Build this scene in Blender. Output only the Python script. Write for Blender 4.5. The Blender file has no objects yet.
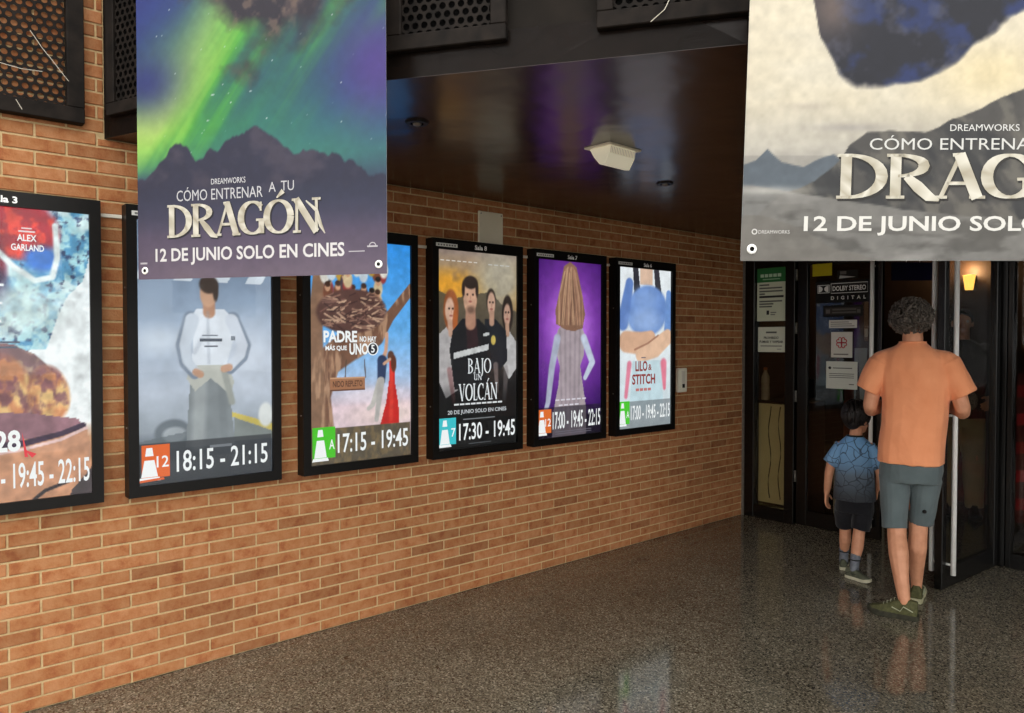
import bpy, bmesh, math, random
import numpy as np
from mathutils import Vector, Matrix

random.seed(7)
SC = bpy.context.scene
COL = SC.collection

# ------------------------------------------------------------------ camera
FPX, CAMH = 740.0, 1.5
YAW, PITCH = math.radians(49.26), math.atan(16.5 / 740.0)
CAM = Vector((3.51, 0.0, CAMH))
FH = Vector((-math.sin(YAW), math.cos(YAW), 0))
RT = Vector((math.cos(YAW), math.sin(YAW), 0))
cd = bpy.data.cameras.new('camera')
cd.sensor_width = 36.0
cd.lens = FPX * 36.0 / 1024.0
cd.clip_start = 0.05
cam = bpy.data.objects.new('camera', cd)
cam.location = CAM
cam.rotation_euler = (math.pi / 2 - PITCH, 0, YAW)
COL.objects.link(cam)
SC.camera = cam

# ------------------------------------------------------------------ world, exposure
W = bpy.data.worlds.new('daylight')
SC.world = W
W.use_nodes = True
bg = W.node_tree.nodes['Background']
bg.inputs['Color'].default_value = (1.0, 0.985, 0.95, 1)
bg.inputs['Strength'].default_value = 2.9
SC.view_settings.view_transform = 'Standard'
SC.view_settings.look = 'None'
SC.view_settings.exposure = 0.0
SC.view_settings.gamma = 1.0
SC.view_settings.use_curve_mapping = False


def depth_pt(px, d, z=0.0):
    """point seen in image column px at depth d along the level view direction"""
    p = CAM + FH * d + RT * ((px - 512.0) / FPX * d)
    return Vector((p.x, p.y, z))


_fw = FH * math.cos(PITCH) + Vector((0, 0, -math.sin(PITCH)))
_up = RT.cross(_fw)


def ray(px, py):
    return _fw + RT * ((px - 512) / FPX) - _up * ((py - 356.5) / FPX)


def hit(px, py, axis, val):
    r = ray(px, py)
    return CAM + r * ((val - CAM[axis]) / r[axis])


def proj(p):
    v = Vector(p) - CAM
    d = v.dot(_fw)
    return 512 + FPX * v.dot(RT) / d, 356.5 - FPX * v.dot(_up) / d, d


# ------------------------------------------------------------------ colour + materials
def lin(c):
    c = np.asarray(c, dtype=float)
    if c.max() > 1.001:
        c = c / 255.0
    return np.where(c <= 0.04045, c / 12.92, ((c + 0.055) / 1.055) ** 2.4)


def L4(c):
    l = lin(c)
    return (float(l[0]), float(l[1]), float(l[2]), 1.0)


def new_mat(name):
    m = bpy.data.materials.new(name)
    m.use_nodes = True
    nt = m.node_tree
    return m, nt, nt.nodes['Principled BSDF'], nt.nodes['Material Output']


def ramp(nt, stops):
    r = nt.nodes.new('ShaderNodeValToRGB')
    while len(r.color_ramp.elements) < len(stops):
        r.color_ramp.elements.new(0.5)
    for e, (p, c) in zip(r.color_ramp.elements, stops):
        e.position = p
        e.color = L4(c)
    return r


def noise_mat(name, c0, c1, scale=20, rough=0.6, spec=0.5, metal=0.0, bump=0.0, bscale=None, coat=0.0, detail=4):
    m, nt, b, o = new_mat(name)
    tc = nt.nodes.new('ShaderNodeTexCoord')
    n = nt.nodes.new('ShaderNodeTexNoise')
    n.inputs['Scale'].default_value = scale
    n.inputs['Detail'].default_value = detail
    nt.links.new(tc.outputs['Object'], n.inputs['Vector'])
    r = ramp(nt, [(0.3, c0), (0.7, c1)])
    nt.links.new(n.outputs['Fac'], r.inputs['Fac'])
    nt.links.new(r.outputs['Color'], b.inputs['Base Color'])
    b.inputs['Roughness'].default_value = rough
    b.inputs['Specular IOR Level'].default_value = spec
    b.inputs['Metallic'].default_value = metal
    b.inputs['Coat Weight'].default_value = coat
    if bump:
        n2 = nt.nodes.new('ShaderNodeTexNoise')
        n2.inputs['Scale'].default_value = bscale or scale
        n2.inputs['Detail'].default_value = 5
        nt.links.new(tc.outputs['Object'], n2.inputs['Vector'])
        bp = nt.nodes.new('ShaderNodeBump')
        bp.inputs['Strength'].default_value = bump
        bp.inputs['Distance'].default_value = 0.01
        nt.links.new(n2.outputs['Fac'], bp.inputs['Height'])
        nt.links.new(bp.outputs['Normal'], b.inputs['Normal'])
    return m


def brick_material():
    m, nt, b, o = new_mat('fired_brick')
    tc = nt.nodes.new('ShaderNodeTexCoord')
    geo = nt.nodes.new('ShaderNodeNewGeometry')
    oi = nt.nodes.new('ShaderNodeObjectInfo')
    add = nt.nodes.new('ShaderNodeMath'); add.operation = 'ADD'
    nt.links.new(geo.outputs['Random Per Island'], add.inputs[0])
    nt.links.new(oi.outputs['Random'], add.inputs[1])
    fr = nt.nodes.new('ShaderNodeMath'); fr.operation = 'FRACT'
    nt.links.new(add.outputs[0], fr.inputs[0])
    r = ramp(nt, [(0.0, (154, 106, 71)), (0.2, (173, 120, 80)), (0.65, (180, 126, 84)), (1.0, (188, 132, 91))])
    nt.links.new(fr.outputs[0], r.inputs['Fac'])
    n = nt.nodes.new('ShaderNodeTexNoise')
    n.inputs['Scale'].default_value = 14
    n.inputs['Detail'].default_value = 6
    n.inputs['Roughness'].default_value = 0.7
    nt.links.new(geo.outputs['Position'], n.inputs['Vector'])
    r2 = ramp(nt, [(0.40, (255, 255, 255)), (0.54, (238, 220, 204)), (0.62, (214, 176, 156)), (0.72, (196, 150, 128))])
    nt.links.new(n.outputs['Fac'], r2.inputs['Fac'])
    mx = nt.nodes.new('ShaderNodeMix'); mx.data_type = 'RGBA'; mx.blend_type = 'MULTIPLY'
    mx.inputs['Factor'].default_value = 0.8
    nt.links.new(r.outputs['Color'], mx.inputs['A'])
    nt.links.new(r2.outputs['Color'], mx.inputs['B'])
    nt.links.new(mx.outputs['Result'], b.inputs['Base Color'])
    b.inputs['Roughness'].default_value = 0.82
    b.inputs['Specular IOR Level'].default_value = 0.25
    n3 = nt.nodes.new('ShaderNodeTexNoise')
    n3.inputs['Scale'].default_value = 130
    n3.inputs['Detail'].default_value = 4
    nt.links.new(geo.outputs['Position'], n3.inputs['Vector'])
    bp = nt.nodes.new('ShaderNodeBump')
    bp.inputs['Strength'].default_value = 0.35
    bp.inputs['Distance'].default_value = 0.004
    nt.links.new(n3.outputs['Fac'], bp.inputs['Height'])
    nt.links.new(bp.outputs['Normal'], b.inputs['Normal'])
    return m


def granite_material():
    m, nt, b, o = new_mat('polished_granite')
    geo = nt.nodes.new('ShaderNodeNewGeometry')
    v = nt.nodes.new('ShaderNodeTexVoronoi')
    v.inputs['Scale'].default_value = 160
    nt.links.new(geo.outputs['Position'], v.inputs['Vector'])
    sp = nt.nodes.new('ShaderNodeSeparateColor')
    nt.links.new(v.outputs['Color'], sp.inputs['Color'])
    r = ramp(nt, [(0.0, (54, 51, 44)), (0.3, (94, 89, 77)), (0.65, (120, 114, 99)), (0.9, (144, 138, 122)), (1.0, (182, 176, 160))])
    nt.links.new(sp.outputs['Red'], r.inputs['Fac'])
    n = nt.nodes.new('ShaderNodeTexNoise')
    n.inputs['Scale'].default_value = 1.1
    n.inputs['Detail'].default_value = 5
    nt.links.new(geo.outputs['Position'], n.inputs['Vector'])
    r2 = ramp(nt, [(0.3, (205, 200, 195)), (0.7, (250, 248, 245))])
    nt.links.new(n.outputs['Fac'], r2.inputs['Fac'])
    mx = nt.nodes.new('ShaderNodeMix'); mx.data_type = 'RGBA'; mx.blend_type = 'MULTIPLY'
    mx.inputs['Factor'].default_value = 1.0
    nt.links.new(r.outputs['Color'], mx.inputs['A'])
    nt.links.new(r2.outputs['Color'], mx.inputs['B'])
    nt.links.new(mx.outputs['Result'], b.inputs['Base Color'])
    r3 = ramp(nt, [(0.25, (70, 70, 70)), (0.75, (95, 95, 95))])
    nt.links.new(n.outputs['Fac'], r3.inputs['Fac'])
    nt.links.new(r3.outputs['Color'], b.inputs['Roughness'])
    b.inputs['Roughness'].default_value = 0.22
    b.inputs['Specular IOR Level'].default_value = 0.5
    return m


def glass_material(name, tint, rough=0.0, ior=1.5):
    m, nt, b, o = new_mat(name)
    nt.nodes.remove(b)
    t = nt.nodes.new('ShaderNodeBsdfTransparent'); t.inputs['Color'].default_value = L4(tint)
    g = nt.nodes.new('ShaderNodeBsdfGlossy'); g.inputs['Roughness'].default_value = rough
    f = nt.nodes.new('ShaderNodeFresnel'); f.inputs['IOR'].default_value = ior
    mx = nt.nodes.new('ShaderNodeMixShader')
    ge = nt.nodes.new('ShaderNodeNewGeometry')          # reflect at the outer surface of the pane only
    iv = nt.nodes.new('ShaderNodeMath'); iv.operation = 'SUBTRACT'; iv.inputs[0].default_value = 1.0
    nt.links.new(ge.outputs['Backfacing'], iv.inputs[1])
    mu = nt.nodes.new('ShaderNodeMath'); mu.operation = 'MULTIPLY'
    nt.links.new(f.outputs[0], mu.inputs[0]); nt.links.new(iv.outputs[0], mu.inputs[1])
    nt.links.new(mu.outputs[0], mx.inputs[0])
    nt.links.new(t.outputs[0], mx.inputs[1])
    nt.links.new(g.outputs[0], mx.inputs[2])
    nt.links.new(mx.outputs[0], o.inputs['Surface'])
    return m


def print_material(name, emit=0.0, rough=0.5, grain=0.0):
    """flat print: colours from the 'Col' attribute; emit > 0 for backlit film"""
    m, nt, b, o = new_mat(name)
    a = nt.nodes.new('ShaderNodeAttribute'); a.attribute_name = 'Col'
    if emit:
        b.inputs['Base Color'].default_value = (0.02, 0.02, 0.02, 1)
        nt.links.new(a.outputs['Color'], b.inputs['Emission Color'])
        b.inputs['Emission Strength'].default_value = emit
    else:
        nt.links.new(a.outputs['Color'], b.inputs['Base Color'])
    b.inputs['Roughness'].default_value = rough
    b.inputs['Specular IOR Level'].default_value = 0.3
    return m


def emit_material(name, c, s):
    m, nt, b, o = new_mat(name)
    b.inputs['Base Color'].default_value = L4(c)
    b.inputs['Emission Color'].default_value = L4(c)
    b.inputs['Emission Strength'].default_value = s
    return m


M = {}
M['brick'] = brick_material()
M['mortar'] = noise_mat('mortar', (192, 166, 122), (212, 186, 142), 60, 0.95, 0.1, bump=0.3, bscale=200)
M['granite'] = granite_material()
M['joint'] = noise_mat('floor_joint', (62, 56, 48), (78, 70, 60), 30, 0.9, 0.2)
M['black'] = noise_mat('black_powder_coat', (13, 12, 11), (19, 17, 16), 30, 0.42, 0.2)
M['doorblack'] = noise_mat('black_door_enamel', (9, 8, 7), (14, 12, 11), 12, 0.25, 0.35)
M['fascia'] = noise_mat('dark_painted_metal', (24, 21, 18), (36, 31, 27), 7, 0.75, 0.1, bump=0.1, bscale=20)
M['grille'] = noise_mat('dirty_dark_grille', (20, 17, 15), (38, 32, 28), 16, 0.7, 0.12)
M['cavity'] = noise_mat('cavity_black', (8, 7, 7), (12, 11, 10), 10, 0.9, 0.1)
M['steel'] = noise_mat('satin_steel', (244, 243, 238), (250, 249, 245), 40, 0.35, 0.8)
M['alu'] = noise_mat('dull_aluminium', (120, 116, 110), (142, 138, 130), 40, 0.45, 0.5, metal=0.6)
M['cream'] = noise_mat('cream_plastic', (240, 234, 212), (247, 241, 222), 12, 0.5, 0.4)
M['whitep'] = noise_mat('white_plastic', (222, 214, 196), (232, 226, 212), 10, 0.5, 0.4)
M['greyplate'] = noise_mat('cream_painted_plate', (226, 216, 190), (238, 228, 204), 6, 0.5, 0.35)
M['dark_lobby'] = noise_mat('dark_brown_lobby_wall', (44, 30, 22), (58, 40, 30), 3, 0.6, 0.3)
M['lobby_ceiling'] = noise_mat('dark_lobby_ceiling', (22, 18, 16), (30, 25, 22), 3, 0.6, 0.3)
M['glass'] = glass_material('door_glass', (228, 224, 216))
M['cover'] = glass_material('poster_cover_glass', (250, 252, 252), 0.02, 1.28)
M['screen'] = print_material('backlit_film', 0.98, 0.4)
M['print'] = print_material('printed_vinyl', 0.0, 0.55)
M['paper'] = print_material('printed_paper', 0.0, 0.7)
M['skin'] = noise_mat('skin', (190, 132, 100), (206, 148, 116), 25, 0.55, 0.35, bump=0.06, bscale=120)
M['vinyl_back'] = noise_mat('vinyl_back', (190, 188, 184), (206, 204, 200), 10, 0.6, 0.3)


def ceiling_material():
    m, nt, b, o = new_mat('glossy_dark_panel')
    geo = nt.nodes.new('ShaderNodeNewGeometry')
    n = nt.nodes.new('ShaderNodeTexNoise'); n.inputs['Scale'].default_value = 1.6
    n.inputs['Detail'].default_value = 3
    nt.links.new(geo.outputs['Position'], n.inputs['Vector'])
    r = ramp(nt, [(0.3, (36, 22, 17)), (0.7, (52, 32, 24))])
    nt.links.new(n.outputs['Fac'], r.inputs['Fac'])
    nt.links.new(r.outputs['Color'], b.inputs['Base Color'])
    b.inputs['Roughness'].default_value = 0.24
    b.inputs['Specular IOR Level'].default_value = 0.5
    n2 = nt.nodes.new('ShaderNodeTexNoise'); n2.inputs['Scale'].default_value = 3.5
    n2.inputs['Detail'].default_value = 2
    nt.links.new(geo.outputs['Position'], n2.inputs['Vector'])
    bp = nt.nodes.new('ShaderNodeBump'); bp.inputs['Strength'].default_value = 0.25
    bp.inputs['Distance'].default_value = 0.03
    nt.links.new(n2.outputs['Fac'], bp.inputs['Height'])
    nt.links.new(bp.outputs['Normal'], b.inputs['Normal'])
    return m


M['ceiling'] = ceiling_material()

# ------------------------------------------------------------------ object helpers


def link(name, me, mat, parent=None, loc=None, smooth=False):
    o = bpy.data.objects.new(name, me)
    COL.objects.link(o)
    if mat is not None and len(me.materials) == 0:
        me.materials.append(mat)
    if parent is not None:
        o.parent = parent
    if loc is not None:
        o.location = loc
    if smooth:
        me.polygons.foreach_set('use_smooth', [True] * len(me.polygons))
    return o


def obj_from(name, verts, faces, mat, parent=None, loc=None, smooth=False):
    me = bpy.data.meshes.new(name)
    me.from_pydata([tuple(v) for v in verts], [], faces)
    me.update()
    return link(name, me, mat, parent, loc, smooth)


def bm_obj(name, bm, mat, parent=None, loc=None, smooth=False):
    me = bpy.data.meshes.new(name)
    bm.normal_update()
    bm.to_mesh(me)
    bm.free()
    return link(name, me, mat, parent, loc, smooth)


def empty(name, loc=(0, 0, 0), rz=0.0):
    o = bpy.data.objects.new(name, None)
    o.empty_display_size = 0.1
    COL.objects.link(o)
    o.location = loc
    o.rotation_euler = (0, 0, rz)
    return o


def tag(o, label=None, cat=None, group=None, kind=None):
    if label: o['label'] = label
    if cat: o['category'] = cat
    if group: o['group'] = group
    if kind: o['kind'] = kind
    return o


def add_box(bm, lo, hi, bev=0.0, mtx=None):
    lo, hi = Vector(lo), Vector(hi)
    g = bmesh.ops.create_cube(bm, size=1.0)
    vs = g['verts']
    for v in vs:
        v.co = Vector(((v.co.x + .5) * (hi.x - lo.x) + lo.x, (v.co.y + .5) * (hi.y - lo.y) + lo.y, (v.co.z + .5) * (hi.z - lo.z) + lo.z))
    if bev > 0:
        es = list({e for v in vs for e in v.link_edges})
        r = bmesh.ops.bevel(bm, geom=es, offset=bev, segments=1, affect='EDGES', profile=0.5)
        vs = list({v for f in r['faces'] for v in f.verts} | {v for v in vs if v.is_valid})
    if mtx is not None:
        for v in vs:
            if v.is_valid:
                v.co = mtx @ v.co
    return vs


def box(name, lo, hi, mat, parent=None, bev=0.0, loc=None):
    bm = bmesh.new()
    add_box(bm, lo, hi, bev)
    return bm_obj(name, bm, mat, parent, loc)


def add_tube(bm, pts, r, n=8, caps=True):
    pts = [Vector(p) for p in pts]
    rings = []
    for i, p in enumerate(pts):
        a = pts[max(i - 1, 0)]
        b = pts[min(i + 1, len(pts) - 1)]
        t = (b - a).normalized()
        s = t.cross(Vector((0, 0, 1)))
        if s.length < 1e-4:
            s = t.cross(Vector((0, 1, 0)))
        s.normalize()
        u = s.cross(t).normalized()
        rr = r[i] if isinstance(r, (list, tuple)) else r
        rings.append([bm.verts.new(p + (s * math.cos(2 * math.pi * k / n) + u * math.sin(2 * math.pi * k / n)) * rr) for k in range(n)])
    for A, B in zip(rings, rings[1:]):
        for k in range(n):
            bm.faces.new((A[k], A[(k + 1) % n], B[(k + 1) % n], B[k]))
    if caps:
        bm.faces.new(rings[0][::-1])
        bm.faces.new(rings[-1])


def tube(name, pts, r, mat, parent=None, n=10, loc=None):
    bm = bmesh.new()
    add_tube(bm, pts, r, n)
    bmesh.ops.recalc_face_normals(bm, faces=bm.faces)
    return bm_obj(name, bm, mat, parent, loc, smooth=True)


# ------------------------------------------------------------------ noise + painting helpers (flat print only)
def vnoise(x, y, seed=0):
    rs = np.random.RandomState(seed)
    T = rs.rand(64, 64)
    xi, yi = np.floor(x).astype(int), np.floor(y).astype(int)
    fx, fy = x - xi, y - yi
    fx, fy = fx * fx * (3 - 2 * fx), fy * fy * (3 - 2 * fy)
    g = lambda a, b: T[a % 64, b % 64]
    return (g(xi, yi) * (1 - fx) + g(xi + 1, yi) * fx) * (1 - fy) + (g(xi, yi + 1) * (1 - fx) + g(xi + 1, yi + 1) * fx) * fy


def fbm(x, y, seed=0, o=4):
    s, a, t = 0, 1.0, 0
    for i in range(o):
        s = s + a * vnoise(x * 2 ** i, y * 2 ** i, seed + i)
        t += a
        a *= 0.5
    return s / t


class Art:
    """a picture painted on a grid of u (0-1 left to right) and v (0-1 bottom to top)"""

    def __init__(self, nu, nv, aspect):
        u = np.linspace(0, 1, nu); v = np.linspace(0, 1, nv)
        self.U, self.V = np.meshgrid(u, v)
        self.asp = aspect            # height / width
        self.nu, self.nv = nu, nv
        self.img = np.ones((nv, nu, 3))

    def fill(self, mask, c):
        c = np.asarray(c, dtype=float)
        if c.max() > 1.001: c = c / 255.0
        m = np.clip(mask, 0, 1)[..., None]
        self.img = self.img * (1 - m) + c * m

    def vgrad(self, stops):
        vs = [s[0] for s in stops]
        cs = np.array([s[1] for s in stops], float) / 255.0
        for k in range(3):
            self.img[..., k] = np.interp(self.V, vs, cs[:, k])

    def ell(self, cx, cy, rx, ry, soft=0.08, rot=0.0):
        x, y = self.U - cx, self.V - cy
        y = y * self.asp
        c, s = math.cos(rot), math.sin(rot)
        x, y = c * x + s * y, -s * x + c * y
        d = np.sqrt((x / rx) ** 2 + (y / (ry * self.asp)) ** 2)
        return np.clip((1 - d) / soft + .5, 0, 1)

    def poly(self, pts):
        x, y = self.U, self.V
        ins = np.zeros(x.shape, bool)
        n = len(pts)
        j = n - 1
        for i in range(n):
            xi, yi = pts[i]; xj, yj = pts[j]
            if yi != yj:
                cnd = ((yi > y) != (yj > y)) & (x < (xj - xi) * (y - yi) / (yj - yi) + xi)
                ins ^= cnd
            j = i
        return ins.astype(float)

    def cap(self, pts, r, soft=0.3):
        """polyline brush; r in u units (list or number)"""
        out = np.zeros(self.U.shape)
        X, Y = self.U, self.V * self.asp
        rs = r if isinstance(r, (list, tuple)) else [r] * len(pts)
        for (a, b, ra, rb) in zip(pts, pts[1:], rs, rs[1:]):
            ax, ay, bx, by = a[0], a[1] * self.asp, b[0], b[1] * self.asp
            dx, dy = bx - ax, by - ay
            t = np.clip(((X - ax) * dx + (Y - ay) * dy) / (dx * dx + dy * dy + 1e-12), 0, 1)
            d = np.hypot(X - ax - t * dx, Y - ay - t * dy)
            rr = ra + (rb - ra) * t
            out = np.maximum(out, np.clip((1 - d / rr) / soft + .5, 0, 1))
        return out

    def tex(self, f, amt, seed=1, fx=None):
        n = fbm(self.U * f, self.V * (fx or f * self.asp), seed, 4) - .5
        self.img = np.clip(self.img * (1 + amt * 2 * n[..., None]), 0, 1)

    def mesh(self, name, fn, mat, parent, smooth=True, gain=1.0):
        nu, nv = self.nu, self.nv
        vs = [fn(a, b) for a, b in zip(self.U.ravel(), self.V.ravel())]
        fs = [(j * nu + i, j * nu + i + 1, (j + 1) * nu + i + 1, (j + 1) * nu + i) for j in range(nv - 1) for i in range(nu - 1)]
        me = bpy.data.meshes.new(name)
        me.from_pydata(vs, [], fs)
        at = me.color_attributes.new('Col', 'FLOAT_COLOR', 'POINT')
        c = np.ones((nu * nv, 4), np.float32)
        c[:, :3] = lin(np.clip(self.img, 0, 1).reshape(-1, 3) * 0.99999) * gain
        at.data.foreach_set('color', c.ravel())
        return link(name, me, mat, parent, smooth=smooth)


_font_cache = {}


def glyphs(s, bold=0.0):
    k = (s, bold)
    if k in _font_cache: return _font_cache[k]
    cu = bpy.data.curves.new('txt', 'FONT')
    cu.body = s
    cu.resolution_u = 3
    cu.fill_mode = 'FRONT'
    cu.offset = bold
    o = bpy.data.objects.new('txt', cu)
    COL.objects.link(o)
    dg = bpy.context.evaluated_depsgraph_get()
    me = bpy.data.meshes.new_from_object(o.evaluated_get(dg))
    vs = np.array([v.co[:2] for v in me.vertices])
    fs = [tuple(p.vertices) for p in me.polygons]
    bpy.data.objects.remove(o)
    bpy.data.curves.remove(cu)
    bpy.data.meshes.remove(me)
    lo, hi = vs.min(0), vs.max(0)
    vs = (vs - lo) / (hi - lo)
    _font_cache[k] = (vs, fs)
    return vs, fs


def arc(cx, cy, rx, ry, a0, a1, n=14):
    return [(cx + rx * math.cos(math.radians(a0 + (a1 - a0) * i / n)), cy + ry * math.sin(math.radians(a0 + (a1 - a0) * i / n))) for i in range(n + 1)]


# roman capitals drawn as pen strokes: (points, width or None for pen contrast); box height 1, width given
def _sf(x, y, w=.2): return ([(x - w, y), (x + w, y)], .055)
SERIF = {
    'D': (.86, [([(.16, 0), (.16, 1)], .15), (arc(.2, .5, .58, .475, 90, -90), None), _sf(.14, .975, .14), _sf(.14, .025, .14)]),
    'R': (.84, [([(.16, 0), (.16, 1)], .15), (arc(.2, .74, .44, .235, 90, -90), None), ([(.34, .5), (.55, .26), (.74, .04), (.92, -.05)], [.1, .16, .14, .03]), _sf(.16, .975, .16), _sf(.16, .025, .16)]),
    'A': (.84, [([(.1, 0), (.44, 1)], .06), ([(.42, 1), (.74, 0)], .16), ([(.2, .34), (.64, .34)], .06), _sf(.1, .025, .12), _sf(.74, .025, .14), ([(.3, .98), (.48, 1.0)], .06)]),
    'G': (.88, [(arc(.46, .5, .4, .475, 42, 325, 22), None), ([(.76, .02), (.76, .42)], .14), _sf(.74, .43, .16), ([(.74, .97), (.74, .7)], .05)]),
    'O': (.92, [(arc(.46, .5, .4, .475, 0, 360, 28), None)]),
    'Ó': (.92, [(arc(.46, .5, .4, .475, 0, 360, 28), None), ([(.4, 1.06), (.62, 1.26)], [.03, .12])]),
    'N': (.92, [([(.14, 0), (.14, 1)], .07), ([(.12, 1), (.78, 0)], .16), ([(.78, 0), (.78, 1)], .07), _sf(.14, .025, .13), _sf(.1, .975, .12), _sf(.78, .975, .14)]),
    'B': (.7, [([(.14, 0), (.14, 1)], .14), (arc(.18, .75, .34, .225, 90, -90), None), (arc(.18, .27, .4, .25, 90, -90), None), _sf(.12, .975, .12), _sf(.12, .025, .12)]),
    'J': (.42, [([(.26, 1), (.26, .05), (.2, -.16), (.02, -.24)], [.14, .14, .1, .05]), _sf(.26, .975, .15)]),
    'V': (.78, [([(.1, 1), (.42, 0)], .15), ([(.42, 0), (.68, 1)], .06), _sf(.1, .975, .14), _sf(.66, .975, .12)]),
    'L': (.6, [([(.16, 0), (.16, 1)], .14), ([(.1, .03), (.52, .03)], .06), ([(.52, .03), (.54, .24)], .05), _sf(.16, .975, .14)]),
    'C': (.76, [(arc(.44, .5, .38, .475, 48, 312, 22), None), ([(.7, .97), (.7, .7)], .05)]),
    'U': (.8, [([(.16, 1), (.16, .3)], .13), (arc(.4, .3, .24, .28, 180, 360), None), ([(.64, .3), (.64, 1)], .07), _sf(.16, .975, .13), _sf(.64, .975, .12)]),
    ' ': (.4, []),
}
SERIF['Á'] = (.84, SERIF['A'][1] + [([(.42, 1.06), (.64, 1.28)], [.03, .12])])


class Print:
    """flat lettering and shapes; each line of text is a piece of its own; coordinates in metres on the sheet"""

    def __init__(self, words=False):
        self.g, self.cur, self.v, self.words = [], None, [], words

    def start(self, name):
        self.cur = (name, [], [], [])
        self.g.append(self.cur)

    def bucket(self, name):
        for q in self.g:
            if q[0] == name: return q
        q = (name, [], [], [])
        self.g.append(q)
        return q

    def add(self, pts, faces, col, layer):
        q = self.cur or self.bucket('fine_print')
        self.v = [1]
        n = len(q[1])
        for p in pts:
            q[1].append((p[0], p[1], layer))
            q[3].append(col(p) if callable(col) else col)
        q[2].extend(tuple(n + k for k in f) for f in faces)

    def poly(self, pts, col, layer=1):
        self.add(pts, [tuple(range(len(pts)))], col, layer)

    def rect(self, a, b, w, h, col, layer=1):
        self.poly([(a, b), (a + w, b), (a + w, b + h), (a, b + h)], col, layer)

    def disc(self, a, b, rx, ry, col, layer=1, n=18):
        self.poly(arc(a, b, rx, ry, 0, 360 - 360 / n, n - 1), col, layer)

    def ring(self, a, b, rx, ry, w, col, layer=1, a0=0, a1=360):
        self.line(arc(a, b, rx, ry, a0, a1, 24), w, col, layer)

    def text(self, s, a, b, w, h, col, layer=2, bold=0.0, slope=0.0):
        words = s.split(' ')
        if self.words and len(words) > 1 and self.cur is None:      # each word a piece of its own, split at the widest gaps
            vs, fs = glyphs(s, bold)
            span = sorted((min(vs[k][0] for k in f), max(vs[k][0] for k in f)) for f in fs)
            gaps, end = [], span[0][1]
            for l, r in span:
                if l > end: gaps.append((l - end, (l + end) / 2))
                end = max(end, r)
            cuts = sorted(c for _, c in sorted(gaps)[-(len(words) - 1):]) + [2.0]
            lo = -1.0
            for c in cuts:
                part = [f for f in fs if lo < vs[f[0]][0] <= c]
                ids = sorted({k for f in part for k in f})
                mp_ = {k: i for i, k in enumerate(ids)}
                self.start('lettering')
                self.add([(a + vs[k][0] * w, b + vs[k][1] * h + slope * vs[k][0] * w) for k in ids], [tuple(mp_[k] for k in f) for f in part], col, layer)
                self.cur = None
                lo = c
            return
        vs, fs = glyphs(s, bold)
        own = self.cur is None
        if own: self.start('lettering')
        self.add([(a + x * w, b + y * h + slope * x * w) for x, y in vs], fs, col, layer)
        if own: self.cur = None

    def line(self, pts, w, col, layer=1):
        ps = [Vector(p) for p in pts]
        n = len(ps)
        L, R = [], []
        for i, p in enumerate(ps):
            t = (ps[min(i + 1, n - 1)] - ps[max(i - 1, 0)])
            if t.length < 1e-9: t = Vector((1, 0))
            t.normalize()
            nn = Vector((-t.y, t.x))
            ww = w[i] if isinstance(w, (list, tuple)) else w
            L.append(p + nn * ww / 2); R.append(p - nn * ww / 2)
        self.add([tuple(q) for q in R + L], [(i, i + 1, n + i + 1, n + i) for i in range(n - 1)], col, layer)

    def serif(self, s, a, b, w, h, col, layer=2, thick=1.0, gap=.04):
        tot = sum(SERIF[ch][0] + gap for ch in s) - gap
        kx, x0 = w / tot, 0.0
        self.start('lettering')
        for ch in s:
            adv, strokes = SERIF[ch]
            for pts, wd in strokes:
                P = [(a + (x0 + x) * kx, b + y * h) for x, y in pts]
                if wd is None:
                    ws = []
                    for i in range(len(pts)):
                        p, q = pts[max(i - 1, 0)], pts[min(i + 1, len(pts) - 1)]
                        dx, dy = q[0] - p[0], q[1] - p[1]
                        k = abs(dy) / (math.hypot(dx, dy) + 1e-9)
                        ws.append((.05 + .12 * k ** 1.5) * thick * (kx * k + h * (1 - k)))
                    wd = ws
                else:
                    vert = abs(pts[-1][1] - pts[0][1]) > abs(pts[-1][0] - pts[0][0]) * .3
                    sc = kx if vert else h
                    wd = [q * thick * sc for q in wd] if isinstance(wd, (list, tuple)) else wd * thick * sc
                # subdivide straight strokes so colours can vary along them
                if len(P) == 2:
                    P = [(P[0][0] + (P[1][0] - P[0][0]) * t / 5, P[0][1] + (P[1][1] - P[0][1]) * t / 5) for t in range(6)]
                    if isinstance(wd, (list, tuple)): wd = [wd[0] + (wd[1] - wd[0]) * t / 5 for t in range(6)]
                self.line(P, wd, col, layer)
            x0 += adv + gap
        self.cur = None

    def build(self, name, fn, mat, parent):
        for nm, v, f, col in self.g:
            me = bpy.data.meshes.new(nm)
            me.from_pydata([tuple(fn(a, b, l)) for a, b, l in v], [], f)
            at = me.color_attributes.new('Col', 'FLOAT_COLOR', 'POINT')
            c = np.ones((len(v), 4), np.float32)
            c[:, :3] = lin(np.array(col, float) / 255.0) * (.66 if mat is M['print'] else 1.0)
            at.data.foreach_set('color', c.ravel())
            o = link(nm, me, mat, parent)
            if nm == 'fine_print' or mat is M['paper']: o['kind'] = 'stuff'


WHITE = (250, 250, 250)

# ================================================================== STRUCTURE
YD = 5.67        # plane of the entrance doors
ZC = 2.35        # ceiling height
FASC = [(0.0, .75), (.70, 1.01), (1.393, 1.285), (2.325, 1.911), (3.3, 2.76), (4.3, 3.5), (6.5, 4.5)]

# ---- floor: joint bed + rotated granite tiles
floor = box('floor', (-26, -14.5, -.06), (34, 14, -.006), M['joint'])
tag(floor, 'speckled grey-brown polished granite floor', None, None, 'structure')


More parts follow.
